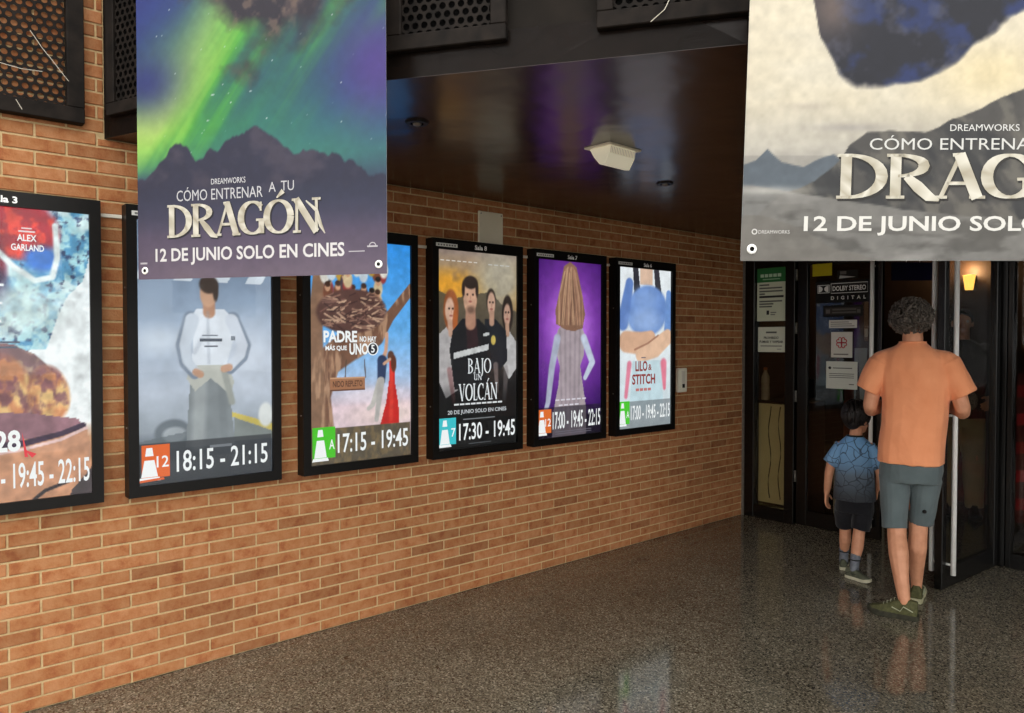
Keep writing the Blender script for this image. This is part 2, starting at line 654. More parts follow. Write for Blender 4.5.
def clip(poly, a, b, c):
    """keep a*x+b*y>=c"""
    out = []
    for i in range(len(poly)):
        p, q = poly[i - 1], poly[i]
        dp, dq = a * p[0] + b * p[1] - c, a * q[0] + b * q[1] - c
        if (dp >= 0) != (dq >= 0):
            t = dp / (dp - dq)
            out.append((p[0] + (q[0] - p[0]) * t, p[1] + (q[1] - p[1]) * t))
        if dq >= 0: out.append(q)
    return out


TH = math.radians(10.6)
eu, ev = (math.cos(TH), math.sin(TH)), (-math.sin(TH), math.cos(TH))
TS, U0, V0 = .667, 1.025, 1.642
g = .0012
for i in range(-4, 11):
    for j in range(-5, 18):
        quad = []
        for du, dv in ((g, g), (TS - g, g), (TS - g, TS - g), (g, TS - g)):
            u, v = U0 + i * TS + du, V0 + j * TS + dv
            quad.append((u * eu[0] + v * ev[0], u * eu[1] + v * ev[1]))
        left = 0.0 if max(q[1] for q in quad) < 6.4 else -1.9
        quad = clip(quad, 1, 0, left)
        if quad: quad = clip(quad, -1, 0, -6.4)
        if quad: quad = clip(quad, 0, -1, -10.7)
        if quad: quad = clip(quad, 0, 1, -2.2)
        if len(quad) < 3: continue
        n = len(quad)
        vs = [(x, y, 0) for x, y in quad] + [(x, y, -.006) for x, y in quad]
        fs = [tuple(range(n))] + [(k, n + k, n + (k + 1) % n, (k + 1) % n) for k in range(n)]
        obj_from('tile', vs, fs, M['granite'], floor)

# ---- brick wall
BP, CH, MJ = .2226, .0566, .0085
wl = bmesh.new()
add_box(wl, (-.25, -2.2, 0), (-.005, .75, 3.9))
add_box(wl, (-.25, .75, 0), (-.005, 5.71, ZC - .0005))
wall_left = bm_obj('wall_left', wl, M['mortar'])
tag(wall_left, 'long orange-brown brick wall with pale mortar joints', None, None, 'structure')


def brick_mesh(w, h, seed=0):
    d, c = .005, .0028
    vs = [(0, 0, 0), (0, w, 0), (0, w, h), (0, 0, h),
          (d - .002, 0, 0), (d - .002, w, 0), (d - .002, w, h), (d - .002, 0, h),
          (d, c, c), (d, w - c, c), (d, w - c, h - c), (d, c, h - c)]
    fs = [(0, 1, 5, 4), (1, 2, 6, 5), (2, 3, 7, 6), (3, 0, 4, 7), (4, 5, 9, 8), (5, 6, 10, 9), (6, 7, 11, 10), (7, 4, 8, 11), (8, 9, 10, 11)]
    return vs, fs


POSTERS = [.04, .812, 1.602, 2.377, 3.146, 3.922]
PW, PZ0, PZ1, PD = .677, .823, 2.076, .07
bricks = []
for i in range(0, 69):
    z0 = 0.0 if i == 0 else .05 + (i - 1) * CH
    h = .05 if i == 0 else CH
    off = .498 if i % 2 else .3867
    k0 = -13
    for k in range(k0, 25):
        y0 = off + k * BP
        a, b = max(y0, -2.2), min(y0 + BP, 5.71)
        zt = z0 + h
        if a >= b: continue
        if z0 >= ZC - .004 and a >= .75: continue
        if zt > ZC and b > .75:
            if a < .75 and z0 > ZC - .03: b = .75
            else: zt = min(zt, ZC)
        if zt > 3.9 or b - a < .02 or zt - z0 < .015: continue
        bricks.append((a + MJ / 2, z0 + MJ / 2, b - a - MJ, zt - z0 - MJ))


def vis_size(bk):
    a, z, w, h = bk
    yc, zc = a + w / 2, z + h / 2
    for p in POSTERS:
        if p - .04 < yc < p + PW and PZ0 < zc < PZ1: return 0
    x, y, d = proj((0, yc, zc))
    if d <= 0 or not (-20 < x < 760 and 0 < y < 720): return 0
    if 138 < x < 385 and y < 276: return 0
    x1 = proj((0, a, zc))[0]; x2 = proj((0, a + w, zc))[0]
    y1 = proj((0, yc, z))[1]; y2 = proj((0, yc, z + h))[1]
    return abs(x2 - x1) * abs(y2 - y1)


order = sorted(range(len(bricks)), key=lambda q: -vis_size(bricks[q]))
single = set(order[:300])
bm_cache = {}
rest_v, rest_f = [], []
rnd = random.Random(3)
for q, (a, z, w, h) in enumerate(bricks):
    dx = rnd.uniform(-.0008, .0014)
    if q in single:
        key = (round(w, 3), round(h, 3))
        if key not in bm_cache:
            vs, fs = brick_mesh(*key)
            me = bpy.data.meshes.new('brick'); me.from_pydata(vs, [], fs); me.update(); me.materials.append(M['brick'])
            bm_cache[key] = me
        link('brick', bm_cache[key], M['brick'], wall_left, (-.005 + dx, a, z))
    else:
        vs, fs = brick_mesh(w, h)
        n = len(rest_v)
        rest_v += [(x - .005 + dx, y + a, zz + z) for x, y, zz in vs]
        rest_f += [tuple(n + t for t in f) for f in fs]
br = obj_from('brick_courses', rest_v, rest_f, M['brick'], wall_left)
br['kind'] = 'stuff'

# ---- ceiling and fascia
def prism(name, pts, z0, z1, mat, parent=None):
    n = len(pts)
    vs = [(x, y, z0) for x, y in pts] + [(x, y, z1) for x, y in pts]
    fs = [tuple(range(n))[::-1], tuple(range(n, 2 * n))] + [(k, (k + 1) % n, n + (k + 1) % n, n + k) for k in range(n)]
    o = obj_from(name, vs, fs, mat, parent)
    bm = bmesh.new(); bm.from_mesh(o.data); bmesh.ops.recalc_face_normals(bm, faces=bm.faces); bm.to_mesh(o.data); bm.free()
    return o


ceiling = prism('ceiling', [(-.25, .75)] + FASC + [(6.5, 5.71), (-.25, 5.71)], ZC, ZC + .12, M['ceiling'])
tag(ceiling, 'low dark brown glossy ceiling reflecting the lit posters', None, None, 'structure')
FASC2 = [(-.25, .75)] + FASC
back = [(x, y + .14) for x, y in FASC2][::-1]
fascia = prism('wall_front', FASC2 + back, ZC + .001, 4.3, M['fascia'])
tag(fascia, 'dark painted metal fascia above the entrance carrying perforated grilles', None, None, 'structure')
wall_up = box('wall_upper', (-.25, -2.2, 3.9), (0.0, .75, 4.3), M['fascia'])
tag(wall_up, 'dark painted band above the brick wall', None, None, 'structure')
wall_right = box('wall_right', (6.5, 4.3, 0), (6.7, 5.71, ZC), M['dark_lobby'])
tag(wall_right, 'dark side wall of the entrance', None, None, 'structure')


# ---- perforated grilles
def perf_sheet(w, h, pitch, r, t=.003):
    vs, fs = [], []
    rows = int(h / (pitch * .866)) + 2
    cols = int(w / pitch) + 2
    for j in range(rows):
        for i in range(cols):
            cx = i * pitch + (pitch / 2 if j % 2 else 0)
            cy = j * pitch * .866
            if cx > w or cy > h: continue
            n = len(vs)
            R = pitch / math.sqrt(3)
            for k in range(12):
                a = math.radians(30 * k + 30)
                rr = R if k % 2 == 0 else R * .866
                x = min(max(cx + rr * math.cos(a), 0), w); y = min(max(cy + rr * math.sin(a), 0), h)
                vs.append((x, y, 0))
            for z in (0, -t):
                for k in range(12):
                    a = math.radians(30 * k + 30)
                    x = min(max(cx + r * math.cos(a), 0), w); y = min(max(cy + r * math.sin(a), 0), h)
                    vs.append((x, y, z))
            for k in range(12):
                k2 = (k + 1) % 12
                fs.append((n + k, n + k2, n + 12 + k2, n + 12 + k))
                fs.append((n + 12 + k, n + 12 + k2, n + 24 + k2, n + 24 + k))
    return vs, fs


def grille(origin, ux, w, h, fr, depth, label, backed=True, pitch=.032, r=.0115, inset=.012):
    """origin = lower left corner on the carrying surface, ux = horizontal direction, normal points outward"""
    ux = Vector(ux).normalized(); uz = Vector((0, 0, 1)); nn = ux.cross(uz).normalized()
    root = empty('vent_grille', origin)
    P = lambda a, b, c: ux * a + uz * b + nn * c
    vs, fs = perf_sheet(w - 2 * fr, h - 2 * fr, pitch, r)
    obj_from('perforated_sheet', [P(x + fr, y + fr, z + depth - inset) for x, y, z in vs], fs, M['grille'], root)
    bm = bmesh.new()
    mt = Matrix(((ux.x, 0 + nn.x, 0), (ux.y, nn.y, 0), (0, 0, 1))).to_4x4()
    # box axes: x along ux, y along normal, z up
    for lo, hi in (((0, 0, 0), (w, depth, fr)), ((0, 0, h - fr), (w, depth, h)), ((0, 0, fr), (fr, depth, h - fr)), ((w - fr, 0, fr), (w, depth, h - fr))):
        add_box(bm, lo, hi, .003, mt)
    bmesh.ops.recalc_face_normals(bm, faces=bm.faces)
    bm_obj('frame', bm, M['grille'], root)
    if backed:
        bm = bmesh.new()
        add_box(bm, (fr, .0005, fr), (w - fr, .002, h - fr), 0, mt)
        bm_obj('backing', bm, M['cavity'], root)
    tag(root, label, 'grille', 'perforated metal vent grilles')
    return root, P


gA, PA = grille((.002, -.45, 2.386), (0, 1, 0), 1.118, .72, .062, .05, 'perforated metal grille mounted high on the brick wall at the left edge', backed=False, pitch=.0342, r=.012, inset=.036)


def fpt(seg, t):
    a, b = Vector(FASC[seg]).to_3d(), Vector(FASC[seg + 1]).to_3d()
    d = (b - a)
    n = Vector((d.y, -d.x, 0)).normalized()
    return a + d.normalized() * t + n * .001, d.normalized()


p, d = fpt(0, .06); p.z = 2.43
grille(p, d, .66, .64, .05, .03, 'perforated grille on the fascia tucked against the brick wall corner')
p, d = fpt(1, .10); p.z = 2.43
grille(p, d, .62, .64, .05, .03, 'perforated grille partly hidden behind the aurora banner', pitch=.031)
# grille whose right end shows beside the aurora banner
pB1 = hit(504, 41, 2, 2.43)
seg2 = (Vector(FASC[3]) - Vector(FASC[2])).normalized()
tB = (Vector((pB1.x, pB1.y)) - Vector(FASC[2])).dot(seg2)
p, d = fpt(2, .01); p.z = 2.43
gB, PB = grille(p, d, tB, .64, .05, .03, 'perforated fascia grille just right of the aurora banner', pitch=.031, r=.0112)
pC = hit(597, 30, 2, 2.43)
tC = (Vector((pC.x, pC.y)) - Vector(FASC[2])).dot(seg2)
p, d = fpt(2, tC); p.z = 2.43
gC, PC = grille(p, d, .62, .64, .05, .03, 'perforated fascia grille beside the cream sky banner', pitch=.031, r=.0112)


def strand(parent, P, pts, r=.0011):
    bm = bmesh.new()
    add_tube(bm, [P(*q) for q in pts], r, 5)
    o = bm_obj('dusty_thread', bm, M['whitep'], parent)
    return o


strand(gA, PA, [(.93, .33, .052), (.97, .27, .054), (1.0, .235, .053), (1.06, .16, .053)])
strand(gA, PA, [(.82, .18, .053), (.9, .172, .054), (.97, .178, .052)])
strand(gA, PA, [(.88, .05, .053), (.9, .015, .053)])
strand(gC, PC, [(.16, .0, .032), (.2, .03, .034), (.23, .09, .033)])

# ---- wall fittings
root = empty('cable_conduit', (0, 0, 2.018))
for a, b in zip(POSTERS, POSTERS[1:]):
    box('conduit_length', (0, a + PW + .001, 0), (.013, b - .001, .016), M['whitep'], root, .002)
tag(root, 'thin white cable conduit showing on the brick between the posters', 'conduit')
root = empty('blank_wall_plate', (0, 2.75, 2.06))
box('plate', (0, 0, 0), (.014, .19, .215), M['greyplate'], root, .004)
for yy in (.016, .174):
    tube('screw', [(.013, yy, .2), (.0165, yy, .2)], .004, M['alu'], root, 8)
tag(root, 'blank cream metal plate on the brick above the smoky four-person poster', 'wall plate')
root = empty('wall_switch_box', (0, 4.692, 1.095))
box('body', (0, 0, 0), (.035, .105, .187), M['cream'], root, .006)
box('panel', (.034, .03, .05), (.038, .075, .165), M['whitep'], root, .001)
box('button', (.037, .038, .035), (.041, .068, .065), M['black'], root, .002)
tag(root, 'small cream intercom box on the brick wall right of the last poster', 'intercom')

# ---- ceiling fittings
pl = [hit(584, 148, 2, ZC), hit(610, 141.5, 2, ZC), hit(641.3, 150.4, 2, ZC)]
e1 = (pl[0] - pl[1]); e2 = (pl[2] - pl[1])
root = empty('emergency_light', (pl[1].x, pl[1].y, ZC))
la, lb = e1.length, e2.length
e1n, e2n = e1.normalized(), e2.normalized()
Q = lambda a, b, z: e1n * a + e2n * b + Vector((0, 0, z))
vs = []
for z in (0, -.006):
    vs += [Q(0, 0, z), Q(la, 0, z), Q(la, lb, z), Q(0, lb, z)]
obj_from('flange', vs, [(0, 1, 2, 3), (7, 6, 5, 4), (0, 4, 5, 1), (1, 5, 6, 2), (2, 6, 7, 3), (3, 7, 4, 0)], M['cream'], root)
# half-round diffuser, axis along e2
prof = [(.10 * la, -.006), (.14 * la, -.04), (.34 * la, -.085), (.52 * la, -.08), (.74 * la, -.045), (.9 * la, -.006)]
b0, b1 = .1 * lb, .9 * lb
vs = [Q(a, b0, z) for a, z in prof] + [Q(a, b1, z) for a, z in prof]
n = len(prof)
fs = [tuple(range(n)), tuple(range(n, 2 * n))[::-1]] + [(k, k + 1, n + k + 1, n + k) for k in range(n - 1)]
dif = obj_from('diffuser', vs, fs, emit_material('diffuser_added_glow', (240, 232, 205), .3), root)  # faint emission added to brighten the cream diffuser
for k in range(16):
    t = b0 + (b1 - b0) * (k + .5) / 16
    bm = bmesh.new()
    add_tube(bm, [Q(.1 * la, t, -.01), Q(.138 * la, t, -.038)], .0022, 5)
    bm_obj('rib', bm, M['whitep'], dif)
tag(root, 'cream ribbed emergency light fixed under the dark ceiling', 'emergency light')
for px, py, lab in ((417, 122, 'small dark recessed ceiling spotlight near the aurora banner'), (665, 183, 'small dark recessed ceiling spotlight beyond the emergency light')):
    p = hit(px, py, 2, ZC)
    root = empty('ceiling_spotlight', (p.x, p.y, ZC))
    bm = bmesh.new()
    R0, R1, N = .047, .026, 20
    ra = [bm.verts.new((R0 * math.cos(2 * math.pi * k / N), R0 * math.sin(2 * math.pi * k / N), 0)) for k in range(N)]
    rb = [bm.verts.new((R0 * .9 * math.cos(2 * math.pi * k / N), R0 * .9 * math.sin(2 * math.pi * k / N), -.008)) for k in range(N)]
    rc = [bm.verts.new((R1 * math.cos(2 * math.pi * k / N), R1 * math.sin(2 * math.pi * k / N), -.008)) for k in range(N)]
    for A, B in ((ra, rb), (rb, rc)):
        for k in range(N):
            bm.faces.new((A[k], A[(k + 1) % N], B[(k + 1) % N], B[k]))
    bm_obj('rim', bm, M['black'], root, smooth=False)
    bm = bmesh.new()
    bmesh.ops.create_uvsphere(bm, u_segments=14, v_segments=8, radius=.026)
    for v in bm.verts: v.co.x *= .7; v.co.y *= .7; v.co.z = v.co.z * .4 - .006
    bm_obj('lens', bm, M['alu'], root, smooth=True)
    tag(root, lab, 'spotlight')

# ================================================================== POSTER LIGHTBOXES
FS_, FT, FB = .042, .06, .045
SW, SH = PW - 2 * FS_, PZ1 - PZ0 - FT - FB
ASP = SH / SW


def cone_icon(pr, col, letter, x=.012, y=.02, w=.115, h=.155, dark=False):
    pr.start('rating_icon')
    pr.rect(x, y + .012, w, h - .012, col, 3)
    cx = x + w * (.34 if len(letter) < 2 else .27)
    pr.poly([(cx - .012, y + h - .012), (cx + .012, y + h - .012), (cx + .017, y + h - .048), (cx - .017, y + h - .048)], WHITE, 4)
    pr.poly([(cx - .02, y + h - .066), (cx + .02, y + h - .066), (cx + .034, y + .016), (cx - .034, y + .016)], WHITE, 4)
    pr.poly([(cx - .046, y - .002), (cx + .046, y - .002), (cx + .04, y + .014), (cx - .04, y + .014)], WHITE, 4)
    tw = .05 if len(letter) > 1 else .03
    pr.cur = None
    pr.text(letter, x + w - tw - .005, y + .055, tw, .05, WHITE, 5, .01)


def times(pr, s, x0, x1, y=.045, h=.088, slope=0.0):
    pr.text(s, x0, y, x1 - x0, h, WHITE, 4, .012, slope)


def lightbox(y0, art, pr, label, sala=None, sticker=True):
    root = empty('poster_lightbox', (0, y0, PZ0))
    W_, H_ = PW, PZ1 - PZ0
    box('housing', (0, 0, 0), (PD - .03, W_, H_), M['black'], root)
    bm = bmesh.new()
    for lo, hi in (((PD - .03, 0, 0), (PD, W_, FB)), ((PD - .03, 0, H_ - FT), (PD, W_, H_)), ((PD - .03, 0, FB), (PD, FS_, H_ - FT)), ((PD - .03, W_ - FS_, FB), (PD, W_, H_ - FT))):
        add_box(bm, lo, hi)
    bm_obj('frame', bm, M['black'], root)
    x = PD - .016
    art.mesh('backlit_poster', lambda u, v: (x, FS_ + u * SW, FB + v * SH), M['screen'], root)
    pr.build('lettering', lambda a, b, l: (x + .0006 * l, FS_ + a, FB + b), M['screen'], root)
    box('glass_pane', (PD - .009, FS_ + .0005, FB + .0005), (PD - .007, W_ - FS_ - .0005, H_ - FT - .0005), M['cover'], root)
    pf = Print()
    if sala: pf.text(sala, W_ / 2 - .04, H_ - .047, .09, .027, (255, 255, 255), 1, .03)
    if sticker:
        pf.rect(.022, H_ - .046, .15, .02, (228, 228, 224), 1)
        for k in range(7): pf.rect(.034 + k * .019, H_ - .041, .012, .009, (120, 120, 118), 2)
    if pf.v: pf.build('frame_label', lambda a, b, l: (PD + .0006 * l, a, b), M['paper'], root)
    for zz in (.3, .9):
        tube('lock_screw', [(.045, .001, zz), (.045, -.003, zz)], .004, M['alu'], root, 8)
    tag(root, label, 'poster', 'backlit film posters on the brick wall')
    return root


NU, NV = 118, 226
# --- 1: pale painted collage, teal and crimson above, ochre below
A = Art(NU, NV, ASP)
A.vgrad([(0, (206, 150, 112)), (.2, (214, 160, 120)), (.26, (236, 238, 238)), (1, (232, 240, 242))])
nz = fbm(A.U * 22, A.V * 22 * ASP, 5, 4); nz2 = fbm(A.U * 7, A.V * 7 * ASP, 9, 4)
edge = (fbm(A.U * 5, A.V * 5 * ASP, 21, 3) - .5) * .1
m = A.poly([(-.1, 1.01), (1.01, 1.01), (1.01, .86), (.96, .76), (.86, .7), (.8, .62), (.74, .52), (-.1, .48)])
A.fill(m, (170, 214, 222))
A.fill(m * np.clip((nz - .46) * 6, 0, 1) * .75, (58, 130, 180))
A.fill(m * np.clip((nz2 - .52) * 7, 0, 1) * .7, (232, 244, 244))
A.fill(m * np.clip((fbm(A.U * 30, A.V * 30 * ASP, 31, 3) - .6) * 8, 0, 1) * .8, (40, 46, 84))
red = A.ell(.6, .93, .22, .1, .25, -.3)
A.fill(red, (170, 24, 48)); A.fill(red * np.clip((nz - .5) * 8, 0, 1), (232, 64, 48)); A.fill(A.ell(.72, .83, .1, .045, .6) , (54, 118, 206))
A.fill(A.ell(.4, .8, .12, .13, .3), (120, 22, 50)); A.fill(A.ell(.46, .72, .08, .07, .5) * .8, (40, 40, 80))
A.fill(A.cap([(.42, .88), (.56, .8), (.68, .755), (.78, .77), (.81, .84), (.8, .95)], .018, .6), (232, 242, 242))
A.fill(A.ell(.62, .66, .2, .08, .8) * .75, (220, 236, 232))
# hill with low bushes, two weathered boulders in ochre, dark sweep of ground
A.fill(A.poly([(-.1, .54), (.3, .56), (.55, .535), (.68, .5), (.78, .44), (.82, .36), (.86, .3), (-.1, .2)]), (126, 92, 96))
A.fill(A.poly([(-.1, .54), (.3, .56), (.55, .535), (.68, .5), (.78, .44), (.82, .36), (.86, .3), (-.1, .2)]) * np.clip((nz - .5) * 6, 0, 1) * .7, (196, 168, 140))
for cx, cy, rx, ry in ((.5, .38, .15, .12), (.75, .36, .12, .1)):
    e = A.ell(cx, cy, rx, ry, .2, .12)
    A.fill(e, (200, 132, 90)); A.fill(e * np.clip((fbm(A.U * 12, A.V * 14, int(cx * 50), 4) - .45) * 5, 0, 1), (240, 196, 132)); A.fill(e * np.clip((fbm(A.U * 16, A.V * 20, int(cx * 90), 4) - .55) * 7, 0, 1) * .8, (122, 76, 92))
A.fill(A.poly([(-.1, .3), (.3, .31), (.62, .3), (.92, .27), (.97, .22), (.9, .18), (-.1, .15)]), (150, 108, 118))
A.fill(A.poly([(-.1, .17), (.5, .2), (.8, .225), (.97, .24), (1.0, .16), (1.0, .1), (-.1, .1)]), (206, 150, 118))
A.fill(A.cap([(.3, .185), (.6, .195), (.82, .22), (.95, .245)], [.03, .022, .018, .02], .3), (62, 44, 66))
A.fill(A.cap([(.3, .16), (.6, .175), (.82, .2), (.97, .235)], .01, .5), (236, 200, 196))
A.fill(A.poly([(-.1, -.01), (1.01, -.01), (1.01, .1), (.95, .16), (-.1, .15)]), (204, 146, 112))
A.fill(A.poly([(.86, -.01), (1.01, -.01), (1.01, .1), (.95, .06), (.88, .02)]), (70, 58, 62))
A.fill(A.cap([(.66, .0), (.72, .025), (.86, .05)], .012, .5), (44, 34, 40))
A.tex(16, .22, 4)
pr = Print()
pr.text('28', .262, .195, .085, .085, (252, 252, 250), 2, .03)
pr.text('ALEX', .345, 1.02, .065, .026, WHITE, 2, .02); pr.text('GARLAND', .325, .982, .11, .026, WHITE, 2, .02)
pr.rect(.35, 1.055, .055, .006, (240, 220, 220)); pr.rect(.36, 1.068, .035, .005, (240, 220, 220))
pr.poly([(.36, .17), (.372, .17), (.352, .27)], (236, 60, 70)); pr.poly([(.4, .18), (.385, .165), (.36, .2)], (236, 60, 70))
for k, (yy, tw) in enumerate(((.86, .05), (.84, .065), (.79, .05), (.77, .06), (.72, .05), (.7, .055))): pr.rect(.235, yy, tw, .01, (236, 240, 244))
pr.rect(.24, .62, .11, .007, (80, 90, 110)); pr.rect(.24, .6, .1, .007, (80, 90, 110))
times(pr, '17:00 - 19:45 - 22:15', .16, .585, .05, .1)
lightbox(POSTERS[0], A, pr, 'backlit poster cut by the left edge, teal and crimson paint over ochre ground', 'Sala 3', False)

# --- 2: racing driver in white before a pale sky
A = Art(NU, NV, ASP)
A.vgrad([(0, (60, 66, 74)), (.14, (90, 98, 108)), (.2, (158, 166, 176)), (.35, (190, 198, 212)), (.6, (158, 174, 196)), (.85, (124, 142, 166)), (1, (104, 124, 150))])
for k in range(4):
    x0 = -.02 + k * .27
    A.fill(A.poly([(x0, .78), (x0 + .13, .78), (x0 + .26, .9), (x0 + .13, .9)]) * .85, (226, 232, 240))
A.fill(A.ell(.15, .55, .2, .05, 1.2) * .5, (230, 236, 244)); A.fill(A.ell(.8, .5, .3, .12, 1.4) * .55, (228, 232, 242))
A.fill(A.poly([(.7, .14), (1.01, .14), (1.01, .25), (.86, .2), (.7, .245)]), (132, 138, 136)); A.fill(A.poly([(.68, .24), (1.01, .17), (1.01, .2), (.68, .26)]), (206, 186, 96))
A.fill(A.ell(.24, .19, .13, .055, .2), (110, 118, 126)); A.fill(A.ell(.25, .185, .085, .03, .3), (164, 170, 176))
A.fill(A.ell(.95, .24, .06, .05, .3), (224, 226, 224)); A.fill(A.poly([(-.01, .13), (.45, .13), (.42, .2), (-.01, .165)]) * .6, (96, 104, 110))
A.fill(A.poly([(.37, .42), (.65, .42), (.7, .13), (.33, .13)]), (132, 138, 142)); A.fill(A.cap([(.44, .4), (.42, .14)], .05, .8) * .5, (186, 190, 190)); A.fill(A.cap([(.6, .4), (.62, .14)], .03, .8) * .6, (120, 126, 130))
A.fill(A.poly([(.38, .455), (.64, .455), (.7, .38), (.66, .33), (.52, .4), (.4, .35), (.34, .4)]), (190, 190, 182)); A.fill(A.cap([(.62, .43), (.68, .3)], .025, .6), (160, 162, 156))
A.fill(A.poly([(.42, .675), (.62, .675), (.71, .63), (.7, .56), (.64, .45), (.38, .45), (.39, .56), (.35, .62)]), (214, 220, 230))
A.fill(A.cap([(.375, .635), (.31, .53), (.33, .46), (.4, .415)], [.056, .046, .04, .036], .25), (128, 140, 158)); A.fill(A.cap([(.69, .635), (.785, .53), (.765, .48), (.67, .43)], [.056, .048, .042, .034], .25), (128, 140, 158))
A.fill(A.poly([(.42, .675), (.62, .675), (.7, .63), (.69, .56), (.64, .45), (.38, .45), (.39, .56), (.36, .62)]), (222, 227, 236))
A.fill(A.cap([(.385, .63), (.33, .53), (.345, .47), (.41, .425)], [.05, .04, .034, .03], .25), (200, 208, 220)); A.fill(A.cap([(.68, .63), (.765, .53), (.75, .49), (.66, .44)], [.05, .042, .036, .03], .25), (206, 212, 224))
A.fill(A.cap([(.41, .425), (.44, .415)], .028, .3), (196, 152, 126)); A.fill(A.cap([(.66, .44), (.62, .435)], .028, .3), (196, 152, 126))
A.fill(A.cap([(.51, .7), (.51, .66)], .045, .3), (184, 138, 112)); A.fill(A.ell(.505, .735, .062, .055, .2), (204, 160, 132)); A.fill(A.ell(.51, .77, .072, .036, .25), (66, 52, 46)); A.fill(A.ell(.56, .745, .022, .04, .4), (66, 52, 46))
A.fill(A.cap([(.5, .66), (.505, .46)], .012, 1.0) * .3, (140, 150, 166)); A.fill(A.cap([(.46, .56), (.4, .5)], .015, 1.0) * .3, (150, 160, 176))
A.fill(A.poly([(0, 0), (1, 0), (1, .16), (0, .16)]) * .72, (46, 48, 54))
A.tex(10, .08, 8)
pr = Print()
cone_icon(pr, (232, 100, 34), '12')
pr.poly([(.0, .014), (.105, .02), (.1, .03), (.005, .024)], (226, 96, 36), 5)
pr.rect(.26, .625, .1, .014, (70, 78, 92)); pr.rect(.27, .65, .07, .006, (120, 128, 140)); pr.rect(.28, .6, .06, .007, (90, 98, 110)); pr.rect(.4, .63, .02, .02, (120, 128, 140))
pr.rect(.3, .14, .1, .012, (120, 124, 130), 2)
times(pr, '18:15 - 21:15', .155, .57, .045, .095)
lightbox(POSTERS[1], A, pr, 'backlit poster of a man in white racing overalls, hands on hips, under the aurora banner', None, True)

# --- 3: tree, nest and dancing couple
A = Art(NU, NV, ASP)
A.vgrad([(0, (120, 100, 90)), (.15, (214, 190, 200)), (.25, (232, 206, 214)), (.38, (170, 196, 230)), (.6, (104, 176, 238)), (1, (52, 146, 230))])
A.fill(A.ell(.8, .2, .4, .05, 1.3) * .8, (240, 214, 206)); A.fill(A.ell(.6, .3, .3, .03, 1.3) * .7, (236, 220, 226))
A.fill(A.cap([(.1, .1), (.09, .3), (.16, .45), (.35, .52), (.62, .57), (.78, .66), (1.02, .8)], [.13, .1, .12, .14, .1, .05, .045], .15), (120, 84, 66))
A.fill(A.cap([(.05, .1), (.05, .6), (.1, .9)], [.1, .07, .05], .2), (140, 106, 84))
A.fill(np.clip((fbm(A.U * 26, A.V * 9, 3, 4) - .5) * 7, 0, 1) * A.cap([(.1, .1), (.09, .3), (.16, .45), (.35, .52), (.62, .57), (.78, .66), (1.02, .8)], [.13, .1, .12, .14, .1, .05, .045], .15) * .8, (190, 150, 120))
rs = random.Random(5)
for k in range(26):
    cx, cy = .14 + .6 * rs.random(), .755 + .17 * rs.random()
    A.fill(A.ell(cx, cy - .03, .045, .04, .3), rs.choice([(214, 190, 150), (120, 70, 50), (226, 220, 210), (190, 150, 60), (150, 60, 60), (70, 60, 70), (200, 210, 220)]))
    A.fill(A.ell(cx, cy, .026, .02, .3), (206, 156, 124)); A.fill(A.ell(cx, cy + .012, .028, .013, .4), rs.choice([(70, 46, 36), (120, 74, 44), (40, 32, 30)]))
nest = A.ell(.4, .68, .34, .1, .1, .05)
A.fill(nest, (92, 62, 56))
for k in range(110):
    x0, y0 = .1 + .62 * rs.random(), .6 + .16 * rs.random(); an = rs.uniform(-.7, .7); l = rs.uniform(.05, .16)
    A.fill(A.cap([(x0, y0), (x0 + l * math.cos(an), y0 + l * math.sin(an) / ASP)], .0065, .8) * nest, rs.choice([(150, 112, 96), (196, 160, 134), (70, 46, 44), (126, 90, 80)]))
A.fill(A.cap([(.34, .46), (.33, .38)], .005, .8), (90, 70, 56)); A.fill(A.cap([(.52, .46), (.53, .38)], .005, .8), (90, 70, 56))
A.fill(A.cap([(.75, .58), (.74, .5), (.7, .45)], [.016, .018, .022], .3), (208, 160, 134))
A.fill(A.cap([(.7, .455), (.69, .36)], [.05, .04], .2), (48, 62, 96)); A.fill(A.cap([(.68, .36), (.6, .25), (.56, .235)], [.035, .022, .018], .25), (196, 190, 184)); A.fill(A.cap([(.69, .36), (.64, .18)], [.035, .02], .25), (186, 180, 176)); A.fill(A.ell(.79, .475, .035, .025, .3), (96, 62, 48))
A.fill(A.poly([(.77, .46), (.84, .45), (.83, .36), (.87, .25), (.88, .155), (.78, .15), (.68, .16), (.74, .26), (.77, .36)]), (200, 38, 34)); A.fill(A.cap([(.8, .44), (.79, .18)], .02, 1.0) * .6, (232, 76, 60)); A.fill(A.ell(.82, .44, .03, .04, .3), (96, 52, 36)); A.fill(A.cap([(.78, .46), (.72, .44)], .014, .4), (214, 166, 138))
A.fill(A.poly([(0, 0), (1, 0), (1, .16), (0, .16)]), (92, 82, 68)); A.fill(np.clip((fbm(A.U * 30, A.V * 30, 12, 3) - .45) * 4, 0, 1) * A.poly([(0, 0), (1, 0), (1, .16), (0, .16)]) * .6, (140, 116, 80))
A.tex(20, .12, 6)
pr = Print()
pr.text('PADRE', .075, .62, .19, .06, WHITE, 2, .035); pr.text('NO HAY', .28, .622, .1, .03, WHITE, 2, .03)
pr.text('MÁS QUE', .085, .575, .12, .034, WHITE, 2, .03); pr.text('UNO', .22, .555, .11, .06, WHITE, 2, .035)
pr.disc(.358, .585, .03, .032, (40, 40, 50), 2); pr.ring(.358, .585, .03, .032, .006, WHITE, 3); pr.text('5', .347, .565, .022, .042, WHITE, 3, .02)
